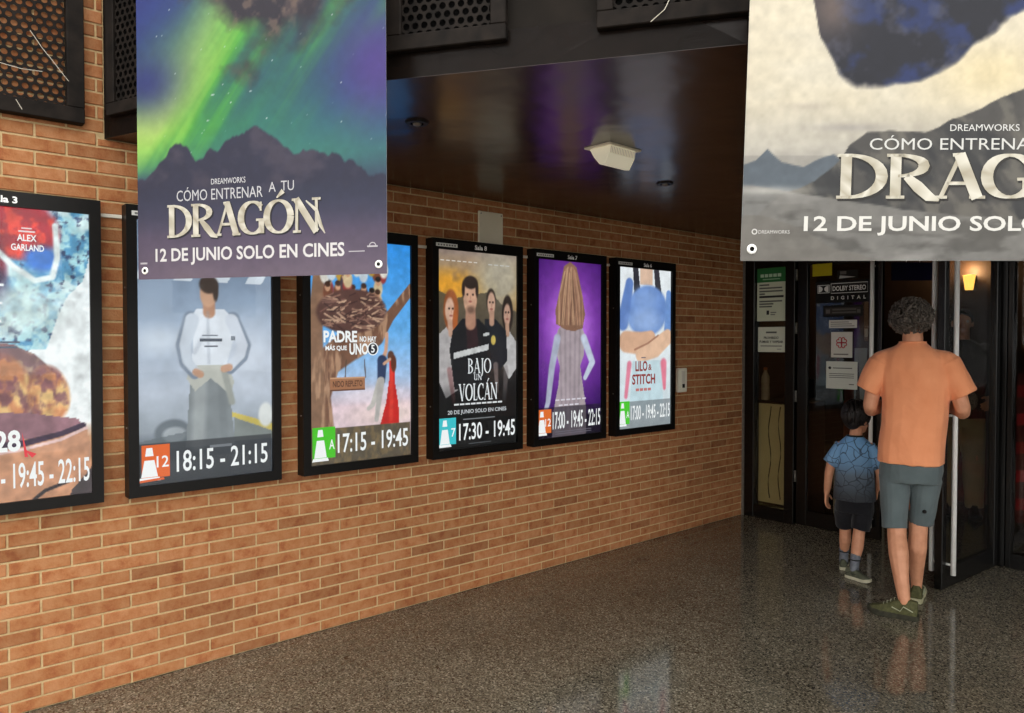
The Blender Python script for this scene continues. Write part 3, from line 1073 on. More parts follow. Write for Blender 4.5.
pr.rect(.11, .37, .2, .07, (168, 116, 84), 2); pr.rect(.11, .37, .2, .008, (110, 70, 52), 3); pr.rect(.11, .432, .2, .008, (204, 156, 120), 3); pr.text('NIDO REPLETO', .125, .39, .17, .032, (84, 50, 40), 3, .02)
cone_icon(pr, (76, 200, 40), 'A', .012, .02, .125, .17)
times(pr, '17:15 - 19:45', .15, .575, .05, .1)
lightbox(POSTERS[2], A, pr, 'backlit poster of a huge nest in a tree and a woman in red dress', None, True)

# --- 4: four people under a smoky sky
A = Art(NU, NV, ASP)
A.vgrad([(0, (14, 13, 14)), (.3, (22, 20, 22)), (.5, (70, 62, 58)), (.7, (150, 120, 84)), (.8, (196, 150, 76)), (.92, (170, 140, 104)), (1, (150, 132, 122))])
A.fill(A.ell(.12, .83, .3, .06, 1.2), (226, 158, 52)); A.fill(np.clip((fbm(A.U * 5, A.V * 5 * ASP, 14, 4) - .5) * 5, 0, 1) * (A.V > .66) * .55, (120, 100, 92))
A.fill(A.ell(.78, .87, .3, .14, .9) * .85, (178, 170, 152)); A.fill(A.poly([(-.01, .8), (.2, .76), (.5, .79), (.66, .8), (.8, .74), (1.01, .7), (1.01, .4), (-.01, .4)]) * .8, (78, 72, 62))
A.fill(A.poly([(.02, .58), (.14, .63), (.27, .56), (.25, .3), (.1, .26), (.02, .34)]), (176, 170, 170)); A.fill(A.poly([(.8, .57), (.9, .6), (1.0, .54), (1.0, .4), (.9, .34), (.82, .42)]), (190, 186, 186))
A.fill(A.ell(.16, .7, .09, .105, .15), (150, 84, 48)); A.fill(A.ell(.145, .7, .055, .062, .25), (214, 172, 150)); A.fill(A.cap([(.15, .64), (.16, .58)], .03, .4), (200, 158, 136)); A.fill(A.ell(.21, .64, .03, .07, .4), (166, 90, 48))
A.fill(A.ell(.88, .69, .075, .1, .15), (50, 40, 36)); A.fill(A.ell(.875, .685, .045, .058, .25), (198, 156, 136)); A.fill(A.cap([(.875, .63), (.88, .58)], .025, .4), (186, 146, 124))
A.fill(A.poly([(.58, .66), (.72, .66), (.86, .6), (.88, .44), (.8, .4), (.56, .4)]), (34, 36, 42)); A.fill(A.ell(.66, .758, .064, .062, .2), (56, 46, 40)); A.fill(A.ell(.665, .74, .05, .06, .25), (206, 164, 142)); A.fill(A.cap([(.67, .69), (.67, .64)], .032, .4), (186, 144, 122))
A.fill(A.poly([(.3, .66), (.5, .66), (.62, .61), (.66, .46), (.64, .3), (.2, .3), (.14, .5), (.18, .6)]), (28, 28, 32)); A.fill(A.poly([(.34, .66), (.47, .66), (.5, .5), (.36, .5)]), (52, 34, 38)); A.fill(A.cap([(.4, .7), (.4, .635)], [.06, .065], .3), (178, 132, 110))
A.fill(A.ell(.395, .77, .085, .09, .15), (204, 158, 132)); A.fill(A.ell(.4, .845, .088, .034, .25), (52, 40, 36)); A.fill(A.ell(.31, .81, .02, .04, .5), (52, 40, 36)); A.fill(A.ell(.48, .81, .02, .04, .5), (52, 40, 36)); A.fill(A.ell(.4, .705, .05, .02, .9) * .75, (92, 66, 56))
for cx, cy, w in ((.16, .7, .022), (.395, .775, .034), (.665, .74, .02), (.875, .69, .018)):
    for s in (-1, 1): A.fill(A.ell(cx + s * w, cy + .008, .012, .006, .6), (50, 36, 32))
    A.fill(A.ell(cx, cy - .028, .02, .005, .8), (150, 84, 76)); A.fill(A.ell(cx + .004, cy - .008, .008, .012, .9) * .5, (160, 112, 92))
A.fill(A.poly([(.19, .455), (.63, .5), (.63, .53), (.19, .485)]), (202, 202, 202)); A.fill(A.ell(.69, .55, .03, .025, .3), (206, 180, 90)); A.fill(A.poly([(.56, .57), (.64, .575), (.64, .59), (.56, .585)]), (190, 190, 190))
A.fill(A.cap([(.72, .42), (.74, .28)], [.03, .02], .5) * .7, (140, 120, 116)); A.fill(A.cap([(.14, .4), (.2, .22)], [.03, .02], .6) * .5, (120, 60, 60)); A.fill(A.cap([(.86, .4), (.84, .24)], .03, .6) * .5, (130, 120, 120))
A.fill(np.clip((.33 - A.V) * 6, 0, .9), (12, 11, 13))
A.tex(18, .14, 2)
pr = Print()
pr.serif('BAJO', .215, .435, .175, .088, (232, 234, 236), 2, 1.0); pr.serif('UN', .26, .395, .06, .035, (220, 222, 226), 2, 1.2)
pr.serif('VOLCÁN', .15, .275, .29, .1, (232, 234, 236), 2, 1.1)
for k in range(9): pr.rect(.115 + k * .041, .252, .034, .01, (226, 226, 228), 2)
pr.text('20 DE JUNIO SOLO EN CINES', .07, .195, .44, .03, (214, 216, 220), 2, .012)
pr.rect(.18, .165, .24, .006, (130, 132, 136), 2); pr.rect(.22, .02, .17, .005, (90, 92, 96), 2)
for k in range(7): pr.rect(.02 + k * .04, 1.085, .026, .006, (220, 210, 200), 2)
for k in range(4): pr.rect(.37 + k * .045, 1.08, .03, .006, (200, 196, 190), 2)
cone_icon(pr, (60, 196, 206), '7', .008, .018, .12, .165)
times(pr, '17:30 - 19:45', .15, .58, .045, .1)
lightbox(POSTERS[3], A, pr, 'backlit poster of four people in dark jackets under a smoky orange sky', 'Sala 8')

# --- 5: plain stand-in: pale grey draped column with brown top on violet
A = Art(NU, NV, ASP)
d_ = np.hypot(A.U - .5, (A.V - .62) * ASP * .75)
for k, (c0, c1) in enumerate(zip((206, 130, 242), (46, 10, 84))): A.img[..., k] = np.interp(d_, [.15, .42, .85], [c0 / 255, (c0 * .5 + c1 * .5) / 255 * [1.0, .86, 1.02][k], c1 / 255])
A.img[A.V < .12] *= .45
body = A.poly([(.3, .6), (.4, .66), (.64, .66), (.74, .58), (.72, .46), (.66, .4), (.7, .3), (.76, .14), (.76, -.01), (.22, -.01), (.24, .14), (.32, .3), (.34, .4), (.28, .48)])
A.fill(body, (176, 160, 166))
for x0 in (.34, .42, .5, .58, .66): A.fill(A.cap([(x0, .62), (x0 - .02 * (x0 - .5) * 10, .1)], .016, 1.0) * body * .45, (136, 122, 132))
A.fill(A.cap([(.3, .56), (.22, .4), (.16, .2), (.13, .16)], [.05, .045, .035, .03], .4), (176, 180, 200)); A.fill(A.cap([(.72, .56), (.86, .42), (.74, .33)], [.05, .045, .03], .4), (196, 204, 222))
A.fill(A.poly([(.4, .97), (.5, 1.0), (.6, .97), (.68, .84), (.74, .7), (.7, .62), (.56, .6), (.42, .61), (.28, .64), (.27, .72), (.34, .84)]), (142, 104, 84))
for k in range(26):
    x0 = .32 + .38 * rs.random()
    A.fill(A.cap([(.5 + (x0 - .5) * .5, .97 - .04 * rs.random()), (x0, .8), (x0 + .04 * math.sin(k), .64)], .009, .9) * .8, rs.choice([(196, 156, 124), (110, 78, 64), (170, 128, 104)]))
A.fill(A.poly([(0, 0), (1, 0), (1, .17), (0, .17)]) * .55, (22, 18, 28))
A.tex(14, .1, 3)
pr = Print()
for k in range(6): pr.rect(.16 + k * .05, .235, .036, .01, (222, 214, 224), 2)
for k in range(4): pr.rect(.19 + k * .05, .2, .036, .01, (222, 214, 224), 2)
for k in range(2): pr.rect(.16, .03 - .014 * k, .34, .005, (110, 104, 116), 2)
cone_icon(pr, (230, 112, 44), '12', .008, .02, .115, .165)
times(pr, '17:00 - 19:45 - 22:15', .135, .588, .05, .115)
lightbox(POSTERS[4], A, pr, 'backlit violet poster with a pale grey draped shape and brown top', 'Sala 7')

# --- 6: plain stand-in: soft blue cushion over beige roll on white
A = Art(NU, NV, ASP)
A.vgrad([(0, (206, 222, 228)), (.4, (232, 238, 242)), (1, (240, 243, 246))])
A.fill(A.poly([(.26, 1.01), (.36, 1.01), (.42, .8), (.3, .75)]), (52, 52, 60)); A.fill(A.poly([(.66, 1.01), (.76, 1.01), (.84, .78), (.72, .74)]), (60, 58, 66))
A.fill(A.poly([(.4, 1.01), (.64, 1.01), (.64, .9), (.4, .9)]), (226, 190, 166))
A.fill(A.ell(.54, .735, .39, .16, .12, .2), (112, 146, 208)); A.fill(A.ell(.5, .8, .24, .08, .9) * .8, (142, 172, 226)); A.fill(A.cap([(.08, .66), (.2, .9)], [.1, .07], .3), (104, 136, 200)); A.fill(A.cap([(.95, .62), (.96, .85)], [.08, .05], .3), (116, 152, 212))
A.fill(A.ell(.5, .67, .3, .07, .9) * .7, (166, 190, 232))
A.fill(A.cap([(.14, .54), (.4, .53), (.6, .56)], [.13, .14, .1], .2), (222, 176, 146)); A.fill(A.cap([(.42, .46), (.7, .5), (.94, .57)], [.1, .12, .1], .2), (232, 190, 160)); A.fill(A.cap([(.3, .49), (.55, .53), (.75, .58)], .012, .8) * .7, (150, 100, 80))
A.fill(A.poly([(.26, .42), (.82, .42), (.86, .1), (.2, .1)]) * .8, (196, 220, 228)); A.fill(A.cap([(.2, .4), (.14, .2)], [.04, .03], .6), (232, 136, 160)); A.fill(A.cap([(.86, .4), (.88, .24)], [.06, .03], .6), (234, 130, 152))
A.fill(A.poly([(0, 0), (1, 0), (1, .165), (0, .165)]) * .6, (110, 112, 116))
A.tex(12, .07, 7)
pr = Print()
pr.text('LILO', .185, .405, .135, .075, (150, 50, 46), 2, .03); pr.text('&', .33, .41, .04, .045, (150, 50, 46), 2, .02)
pr.text('STITCH', .15, .31, .26, .075, (150, 50, 46), 2, .03); [pr.rect(.19 + .045 * k, .262, .036, .02, (200, 120, 118), 2) for k in range(4)]
pr.rect(.25, .5, .05, .008, (120, 110, 120), 2)
cone_icon(pr, (80, 206, 50), 'A', .006, .02, .115, .175)
times(pr, '17:00 - 19:45 - 22:15', .135, .585, .055, .105)
lightbox(POSTERS[5], A, pr, 'backlit white poster with a soft blue rounded shape, last in the row by the doors', 'Sala 6')

# ================================================================== HANGING BANNERS
def banner(pl, pr_, zb, zt, art, prn, label, wob, shear=0.0, seed=0):
    """pl / pr_ = plan positions of the lower left / right corner"""
    a, b = Vector((pl[0], pl[1], 0)), Vector((pr_[0], pr_[1], 0))
    ux = (b - a); W_ = ux.length; ux.normalize()
    nn = ux.cross(Vector((0, 0, 1)))
    if nn.dot(CAM - a) < 0: nn = -nn
    root = empty('hanging_banner', (a.x, a.y, zb))
    H_ = zt - zb

    def P(x, y, o=0.0):
        w = wob * (math.sin(x * 5 + seed) * .6 + math.sin(x * 11 + y * 3 + seed) * .25) * max(0, 1 - y / H_ * .8)
        return ux * (x + shear * (y / H_) * (1 - x / W_)) + Vector((0, 0, y)) + nn * (w + o)
    art.mesh('printed_face', lambda u, v: tuple(P(u * W_, v * H_)), M['print'], root, gain=.62)
    prn.build('lettering', lambda x, y, l: P(x, y, .0007 * l), M['print'], root)
    nb = 30
    vs = [P(W_ * i / nb, H_ * j / 8, -.0015) for j in range(9) for i in range(nb + 1)]
    fs = [(j * (nb + 1) + i, (j + 1) * (nb + 1) + i, (j + 1) * (nb + 1) + i + 1, j * (nb + 1) + i + 1) for j in range(8) for i in range(nb)]
    obj_from('back_face', vs, fs, M['vinyl_back'], root, smooth=True)
    for xx, yy in ((.028, .03), (W_ - .028, .03), (.028, H_ - .03), (W_ - .028, H_ - .03)):
        bm = bmesh.new()
        c = P(xx, yy, .001)
        N = 16
        def rg(r, h): return [bm.verts.new(c + (ux * math.cos(2 * math.pi * k / N) + Vector((0, 0, 1)) * math.sin(2 * math.pi * k / N)) * r + nn * h) for k in range(N)]
        R0, R1, R2 = rg(.013, 0), rg(.0105, .004), rg(.006, .002)
        for A_, B_ in ((R0, R1), (R1, R2)):
            for k in range(N): bm.faces.new((A_[k], A_[(k + 1) % N], B_[(k + 1) % N], B_[k]))
        bm_obj('eyelet', bm, M['steel'], root, smooth=True)
        bm = bmesh.new(); bm.faces.new([bm.verts.new(v) for v in [c + (ux * math.cos(2 * math.pi * k / N) + Vector((0, 0, 1)) * math.sin(2 * math.pi * k / N)) * .006 + nn * .0018 for k in range(N)]])
        bm_obj('eyelet_hole', bm, M['cavity'], root)
    # top rail with brackets back to the fascia
    tube('top_rail', [ux * -.02 + Vector((0, 0, H_)), ux * (W_ + .02) + Vector((0, 0, H_))], .014, M['black'], root)
    for t in (.12, .88):
        q = ux * (W_ * t) + Vector((0, 0, H_))
        wq = Vector((a.x, a.y, 0)) + q
        fy = None
        for (x0, y0), (x1, y1) in zip(FASC, FASC[1:]):
            if x0 <= wq.x <= x1: fy = y0 + (y1 - y0) * (wq.x - x0) / (x1 - x0)
        tube('bracket', [q, Vector((q.x, fy - a.y + .02, H_))], .01, M['black'], root)
    tag(root, label, 'banner', 'vertical banners hanging from the fascia')
    return root, W_, H_


def gold(seed):
    rg = random.Random(seed)
    def f(p):
        k = rg.random()
        a, b = np.array((150, 138, 112.)), np.array((244, 240, 226.))
        return tuple(a + (b - a) * (0.35 + .65 * k))
    return f


# left banner (green aurora over dark mountains)
bl, brt = depth_pt(140, 2.55), depth_pt(387, 2.31)
WL = (brt - bl).length
ZB, ZT = 1.707, 3.15
HL = ZT - ZB
A = Art(216, 330, HL / WL)
A.V = A.V ** 1.0
vpx = lambda y: (281 - y) / 270.0 * .93 / HL      # photo row to v (about 270 px per .93 m)
X, Y = A.U, A.V * (HL / WL)
A.vgrad([(0, (112, 98, 118)), (.1, (90, 80, 104)), (.2, (58, 66, 96)), (.27, (58, 124, 124)), (.34, (44, 100, 128)), (.45, (34, 50, 136)), (.7, (30, 38, 132)), (1, (52, 36, 128))])
q = X * .78 - Y * .6                                   # across the rays, which lean to the right
al = X * .6 + Y * .78
ray_ = .66 * fbm(q * 4 + .3, al * .7, 40, 3) + .34 * fbm(q * 15, al * .7, 44, 4)
fade = np.clip((A.V - .235) * 9, 0, 1)
b1 = np.exp(-((Y - (.42 + X * .72)) / .36) ** 2)
b2 = np.exp(-(((X - .85) / .22) ** 2 + ((Y - 1.02) / .2) ** 2))
b3 = np.exp(-(((X - .12) / .2) ** 2 + ((Y - .46) / .12) ** 2))
glow = np.clip(b1 + b2 * .9 + b3 * .9, 0, 1)
A.fill(np.clip((ray_ - .1) * 2.6, 0, 1) * glow * fade, (62, 168, 76))
A.fill(np.clip((ray_ - .34) * 3.6, 0, 1) * glow * fade * .95, (140, 222, 60))
A.fill(np.clip((ray_ - .48) * 4.5, 0, 1) * glow * fade * .85, (216, 250, 124))
A.fill(np.exp(-(((X - .04) / .18) ** 2 + ((Y - .72) / .14) ** 2)) * .85, (30, 34, 128))
A.fill(np.exp(-(((X - .12) / .2) ** 2 + ((Y - .98) / .18) ** 2)) * .6, (44, 66, 140))
A.fill(np.exp(-(((X - .97) / .16) ** 2 + ((Y - .7) / .2) ** 2)) * .9, (84, 62, 146))
A.fill(np.exp(-(((X - .66) / .24) ** 2 + ((Y - .42) / .1) ** 2)) * .6, (58, 130, 118))
A.fill(np.clip((vnoise(X * 90, Y * 90, 77) - .965) * 60, 0, 1) * fade * .8, (220, 236, 240))
# dark ragged storm cloud at the top in place of the creature
rg_ = (fbm(X * 7, Y * 7, 60, 5) - .5)
edge_ = .56 + .05 * np.sin(X * 9 + .5) - .1 * np.exp(-((X - .62) / .2) ** 2) + .12 * np.exp(-((X - .02) / .14) ** 2)
cl = np.clip((A.V - edge_) * 9 + rg_ * 2.6, 0, 1)
A.fill(cl, (46, 42, 56)); A.fill(cl * np.clip((fbm(X * 14, Y * 14, 66, 4) - .46) * 5, 0, 1) * .7, (92, 78, 80)); A.fill(cl * np.clip((fbm(X * 26, Y * 26, 68, 4) - .56) * 6, 0, 1) * .6, (136, 114, 100))
# mountains
ridge = .245 + .075 * np.exp(-((X - .17) / .09) ** 2) + .085 * np.exp(-((X - .47) / .16) ** 2) + .03 * np.exp(-((X - .8) / .2) ** 2) + (fbm(X * 16, X * 0, 81, 4) - .5) * .05
ridge -= np.clip((X - .72), 0, 1) * .14
mt_ = np.clip((ridge - A.V) * 160, 0, 1)
A.fill(mt_ * np.clip((A.V - .1) * 9, 0.0, 1), (48, 50, 74)); A.fill(mt_ * np.clip((fbm(X * 12, Y * 16, 85, 4) - .48) * 4, 0, 1) * np.clip((A.V - .1) * 8, 0, 1) * .6, (84, 76, 92))
A.fill(np.clip((.1 - A.V) * 9, 0, .9) * np.clip((fbm(X * 5, Y * 7, 90, 4) - .3) * 2, 0, 1), (122, 108, 122))
A.tex(40, .06, 9)
pr = Print(True)
mx = WL / 247.0                      # metres per photo pixel across
tx = lambda x: (x - 140) * mx
tz = lambda y: (281 - y + (x_sl * 0)) * (.905 / 281)
x_sl = 0
tz = lambda y: (279 - y) * (.905 / 279)
pr.text('DREAMWORKS', tx(218), tz(183.5), tx(253) - tx(218), .019, (232, 232, 236), 1, 0)
pr.text('CÓMO ENTRENAR', tx(182), tz(199), tx(270) - tx(182), .046, (214, 214, 220), 1, 0); pr.text('A', tx(276), tz(194.5), .026, .032, (214, 214, 220), 1, 0); pr.text('TU', tx(288), tz(194), .047, .032, (214, 214, 220), 1, 0)
pr.serif('DRAGÓN', tx(172), tz(236), tx(326) - tx(172), .108, gold(3), 2, 1.3, .0)
pr.serif('DRAGÓN', tx(172) + .003, tz(236) - .004, tx(326) - tx(172), .108, (40, 38, 48), 1, 1.5, .0)
pr.line([(tx(312), tz(205)), (tx(322), tz(215)), (tx(326), tz(230)), (tx(330), tz(238))], [.004, .012, .012, .003], gold(5), 2)
pr.text('12 DE JUNIO SOLO EN CINES', tx(159), tz(265), tx(348) - tx(159), .058, (238, 236, 236), 1, .022)
pr.rect(tx(142.5), tz(263), .028, .006, (200, 196, 204)); pr.rect(tx(352), tz(257), .055, .003, (210, 206, 212)); pr.ring(tx(374), tz(252), .011, .011, .003, (210, 206, 212), 1, 0, 180); pr.rect(tx(369), tz(253), .036, .005, (210, 206, 212))
banner(bl, brt, ZB, ZT, A, pr, 'tall banner printed with green aurora above dark mountains, hanging on the left', .004, 0, 1)

# right banner (cream sky over grey fjord)
DR = 1.9
b2l, b2r = depth_pt(740, DR), depth_pt(1234, DR)
WR = (b2r - b2l).length
ZB2, ZT2 = 1.5 + 79 * DR / FPX, 3.05
HR = ZT2 - ZB2
A = Art(300, 330, HR / WR)
X, Y = A.U, A.V * (HR / WR)
ppm = 740 / DR
PXc, PYc = 740 + X * WR * ppm, 261 - A.V * HR * ppm      # photo pixel of every point
A.vgrad([(0, (150, 146, 138)), (.2, (176, 172, 164)), (.3, (232, 222, 198)), (.5, (240, 230, 206)), (1, (230, 226, 214))])
A.fill(np.clip((fbm(X * 5, Y * 12, 11, 4) - .45) * 3, 0, 1) * (A.V > .2) * .6, (234, 228, 212)); A.fill(np.exp(-(((PXc - 985) / 60) ** 2 + ((PYc - 75) / 30) ** 2)) * .6, (246, 226, 174))
A.fill(np.exp(-(((PXc - 845) / 40) ** 2 + ((PYc - 129) / 4) ** 2)) * .5, (150, 146, 146)); A.fill(np.exp(-(((PXc - 800) / 25) ** 2 + ((PYc - 108) / 4) ** 2)) * .4, (180, 170, 160))


def below(line, c, a=1.0, rough=6, seed=1):
    xs, ys = zip(*line)
    r = np.interp(PXc, xs, ys) + (fbm(PXc / 30, PXc * 0, seed, 4) - .5) * rough
    A.fill(np.clip((PYc - r) / 1.5, 0, 1) * a, c)
    return np.clip((PYc - r) / 1.5, 0, 1)


below([(730, 168), (752, 162), (763, 150), (778, 163), (800, 168), (815, 160), (830, 155), (845, 168), (860, 190), (1240, 200)], (98, 108, 118), 1, 5, 3)
mm = below([(730, 240), (775, 196), (812, 180), (835, 160), (845, 145), (862, 133), (920, 133), (948, 120), (980, 108), (1024, 88), (1100, 60), (1240, 40)], (84, 82, 80), 1, 7, 5)
A.fill(mm * np.clip((fbm(X * 30 + Y * 14, Y * 20, 15, 5) - .5) * 7, 0, 1) * .6, (128, 124, 114)); A.fill(mm * np.clip((fbm(X * 16 + Y * 9, Y * 12, 17, 5) - .48) * 7, 0, 1) * .75, (48, 50, 54))
wt = below([(730, 184), (760, 187), (800, 194), (900, 210), (1000, 218), (1240, 226)], (134, 132, 128), .9, 4, 7)
A.fill(wt * np.clip((fbm(X * 10, Y * 34, 19, 5) - .46) * 7, 0, 1) * .75, (88, 86, 82)); A.fill(wt * np.clip((fbm(X * 8, Y * 30, 23, 4) - .55) * 5, 0, 1) * .5, (170, 168, 164))
A.fill(np.exp(-(((PXc - 765) / 40) ** 2 + ((PYc - 191) / 4) ** 2)) * .6, (222, 220, 212))
bb = below([(730, 216), (760, 216), (800, 228), (830, 248), (900, 262), (1240, 262)], (122, 118, 112), .8, 6, 9)
# dark blue-black storm cloud in place of the creature
rag = (fbm(X * 12, Y * 12, 29, 5) - .5)
lowx = [730, 790, 800, 812, 830, 850, 880, 920, 960, 1000, 1024, 1100, 1240]
lowy = [-60, -60, -10, 45, 78, 92, 96, 84, 58, 26, 8, -40, -60]
dk = np.clip((np.interp(PXc, lowx, lowy) - PYc) / 7 + rag * 3.4, 0, 1)
A.fill(dk, (32, 34, 46)); A.fill(dk * np.clip((fbm(X * 14, Y * 14, 33, 5) - .5) * 7, 0, 1) * .75, (40, 60, 122)); A.fill(dk * np.exp(-(((PXc - 822) / 26) ** 2 + ((PYc - 12) / 30) ** 2)) * .75, (134, 116, 108)); A.fill(dk * np.clip((fbm(X * 26, Y * 26, 37, 4) - .58) * 6, 0, 1) * .5, (92, 92, 110))
A.tex(60, .08, 13)
pr = Print(True)
sx = lambda x: (x - 740) * WR / 494.0
sz = lambda y: (261 - y) / ppm
pr.text('DREAMWORKS', sx(945), sz(132.5), sx(1014) - sx(945), .017, (238, 238, 236), 1, 0)
pr.text('CÓMO ENTRENAR A TU', sx(865), sz(151), sx(1088) - sx(865), .037, (230, 230, 226), 1, 0)
pr.serif('DRAGÓN', sx(833), sz(199), sx(1136) - sx(833), .112, gold(8), 2, 1.25, .0)
pr.serif('DRAGÓN', sx(833) + .004, sz(199) - .005, sx(1136) - sx(833), .112, (50, 48, 46), 1, 1.45, .0)
pr.text('12 DE JUNIO SOLO EN CINES', sx(802), sz(236), sx(1172) - sx(802), .05, (240, 238, 232), 1, .02)
pr.text('DREAMWORKS', sx(757), sz(234), .08, .009, (226, 224, 220), 1, 0); pr.ring(sx(753), sz(232), .006, .006, .003, (226, 224, 220), 1)
banner(b2l, b2r, ZB2, ZT2, A, pr, 'large banner printed with cream sky over a grey fjord, hanging on the right', .003, .04, 4)

# ================================================================== ENTRANCE
ZH = 2.2
hdr = box('trim_header', (.03, YD - .06, ZH), (6.5, YD + .06, ZC - .002), M['doorblack'])
tag(hdr, 'black header band above the entrance doors', None, None, 'structure')
strip = box('trim_corner', (.002, YD - .05, 0), (.022, YD + .03, ZH), M['alu'])
tag(strip, 'thin aluminium corner strip where brick meets the black door frame', None, None, 'structure')


def posts(name, spans, label, parent=None):
    out = []
    for a, b in spans:
        o = box(name, (a, YD - .045, 0), (b, YD + .045, ZH), M['doorblack'], parent, .004)
        out.append(o)
    return out


# fixed side window
win = empty('window_1', (0, YD, 0))
tag(win, 'narrow black framed side window with taped notices', None, None, 'structure')
Bx = lambda nm, lo, hi, mat, par, bev=.003: box(nm, lo, hi, mat, par, bev)
Bx('post', (.024, -.045, 0), (.108, .045, ZH), M['doorblack'], win)
Bx('post', (.388, -.045, 0), (.47, .045, ZH), M['doorblack'], win)
Bx('rail', (.108, -.04, 0), (.388, .04, .11), M['doorblack'], win)
Bx('rail', (.108, -.04, 2.1), (.388, .04, ZH), M['doorblack'], win)
Bx('glass_pane', (.108, -.004, .11), (.388, .004, 2.1), M['glass'], win, 0)


def leaf(name, label, loc, rz, w, hinge_side, handles, st=.055):
    """door leaf along local +x from the hinge, thickness in y"""
    root = empty(name, loc, rz)
    Bx('stile', (0, -.022, .01), (st, .022, ZH - .01), M['doorblack'], root)
    Bx('stile', (w - st, -.022, .01), (w, .022, ZH - .01), M['doorblack'], root)
    Bx('rail', (st, -.02, .01), (w - st, .02, .13), M['doorblack'], root)
    Bx('rail', (st, -.02, ZH - .1), (w - st, .02, ZH - .01), M['doorblack'], root)
    Bx('glass_pane', (st, -.004, .13), (w - st, .004, ZH - .1), M['glass'], root, 0)
    for hx, hy in handles:
        h = tube('handle', [(hx, hy, .1), (hx, hy, 2.12)], .0145, M['steel'], root, 12)
        for hz in (.16, 1.05, 2.05):
            tube('handle_mount', [(hx, hy, hz), (hx, 0.02 * (1 if hy > 0 else -1), hz)], .008, M['steel'], h, 8)
    for hz in (.35, 1.0, 1.55, 1.98):
        tube('hinge', [(-.008, -.026, hz), (-.008, -.026, hz + .09)], .008, M['alu'], root, 8)
    tag(root, label, None, None, 'structure')
    return root


LW = .66
dl = leaf('door_1', 'closed glass door leaf with cinema stickers and long steel handle', (.484, YD, 0), 0, LW, 0, [(.605, -.062)], .082)
HX, HY = 1.9, 5.6
hinge = Vector((HX, HY, 0))
endp = Vector((1.845, 4.79, 0))
dv = endp - hinge
dr_ = leaf('door_2', 'open black framed glass door leaf with long steel handles on both faces', hinge, math.atan2(dv.y, dv.x), dv.length, 0, [(dv.length - .055, .062), (dv.length - .055, -.062)])
jamb = empty('window_2', (1.905, YD, 0))
tag(jamb, 'black framed side glazing right of the open door', None, None, 'structure')
Bx('post', (.005, -.045, 0), (.045, .045, ZH), M['doorblack'], jamb)
Bx('post', (.05, -.04, 0), (.08, .04, ZH), M['doorblack'], jamb)
Bx('rail', (.08, -.04, 0), (1.0, .04, .1), M['doorblack'], jamb)
Bx('rail', (.08, -.04, 2.1), (1.0, .04, ZH), M['doorblack'], jamb)
Bx('glass_pane', (.08, -.004, .1), (1.0, .004, 2.1), M['glass'], jamb, 0)
Bx('post', (1.0, -.045, 0), (1.1, .045, ZH), M['doorblack'], jamb)
wf = box('wall_entrance', (3.006, YD - .05, 0), (6.5, YD + .05, ZH), M['dark_lobby'])
tag(wf, 'dark wall right of the entrance glazing', None, None, 'structure')

# lobby shell
for nm, lo, hi, mt, lab in (
        ('wall_far', (-2.1, 10.75, 0), (6.7, 10.95, 2.6), 'dark_lobby', 'dark far wall of the lobby'),
        ('wall_lobby_left', (-2.1, 5.73, 0), (-1.95, 10.75, 2.6), 'dark_lobby', 'dark left wall of the lobby'),
        ('wall_lobby_front', (-2.1, 5.715, 0), (0.0, 5.73, 2.6), 'dark_lobby', 'inner face of the brick wall inside the lobby'),
        ('wall_lobby_right', (6.5, 5.73, 0), (6.7, 10.75, 2.6), 'dark_lobby', 'dark right wall of the lobby'),
        ('ceiling_lobby', (-2.1, 5.73, 2.6), (6.7, 10.95, 2.7), 'lobby_ceiling', 'dark lobby ceiling'),
        ('trim_lobby', (-2.1, 5.73, ZC), (6.7, 5.75, 2.6), 'lobby_ceiling', 'dark bulkhead inside above the doors')):
    o = box(nm, lo, hi, M[mt])
    tag(o, lab, None, None, 'structure')


# ---- notices on the glass
def notice(px0, py0, px1, py1, yplane, draw, label, name='paper_notice', bgc=(222, 222, 208), cat='notice', group=None):
    p0, p1 = hit(px0, py1, 1, yplane), hit(px1, py0, 1, yplane)
    w = p1.x - p0.x
    pm = hit((px0 + px1) / 2, py1, 1, yplane); pn = hit((px0 + px1) / 2, py0, 1, yplane)
    h = pn.z - pm.z
    root = empty(name, (p0.x, yplane, pm.z))
    box('sheet', (0, 0, 0), (w, .0012, h), noise_mat('paper_' + name, tuple(max(c - 4, 0) for c in bgc), bgc, 8, .7, .2), root)
    pr = Print()
    draw(pr, w, h)
    if pr.v: pr.build('lettering', lambda a, b, l: (a, -.0005 - .0005 * l, b), M['paper'], root)
    tag(root, label, cat, group)
    return root


GY = YD - .0065


def d1(p, w, h):
    p.rect(0, h * .735, w, h * .265, (44, 112, 58))
    [p.rect(w * (.12 + .15 * k), h * .83, w * .12, h * .06, (186, 214, 184), 2) for k in range(5)]; p.rect(w * .2, h * .78, w * .6, h * .02, (150, 190, 150), 2)
    for k, (yy, ww) in enumerate(((.67, .35), (.61, .8), (.55, .82), (.5, .2), (.44, .85), (.36, .8), (.31, .5), (.26, .45))):
        p.rect(w * .08, h * yy, w * ww, h * (.028 if k != 4 else .04), (96, 98, 90) if k != 4 else (40, 42, 40))
    p.rect(w * .34, h * .12, w * .09, h * .08, (40, 42, 40)); p.rect(w * .48, h * .15, w * .2, h * .02, (120, 120, 112)); p.rect(w * .48, h * .11, w * .16, h * .02, (120, 120, 112))


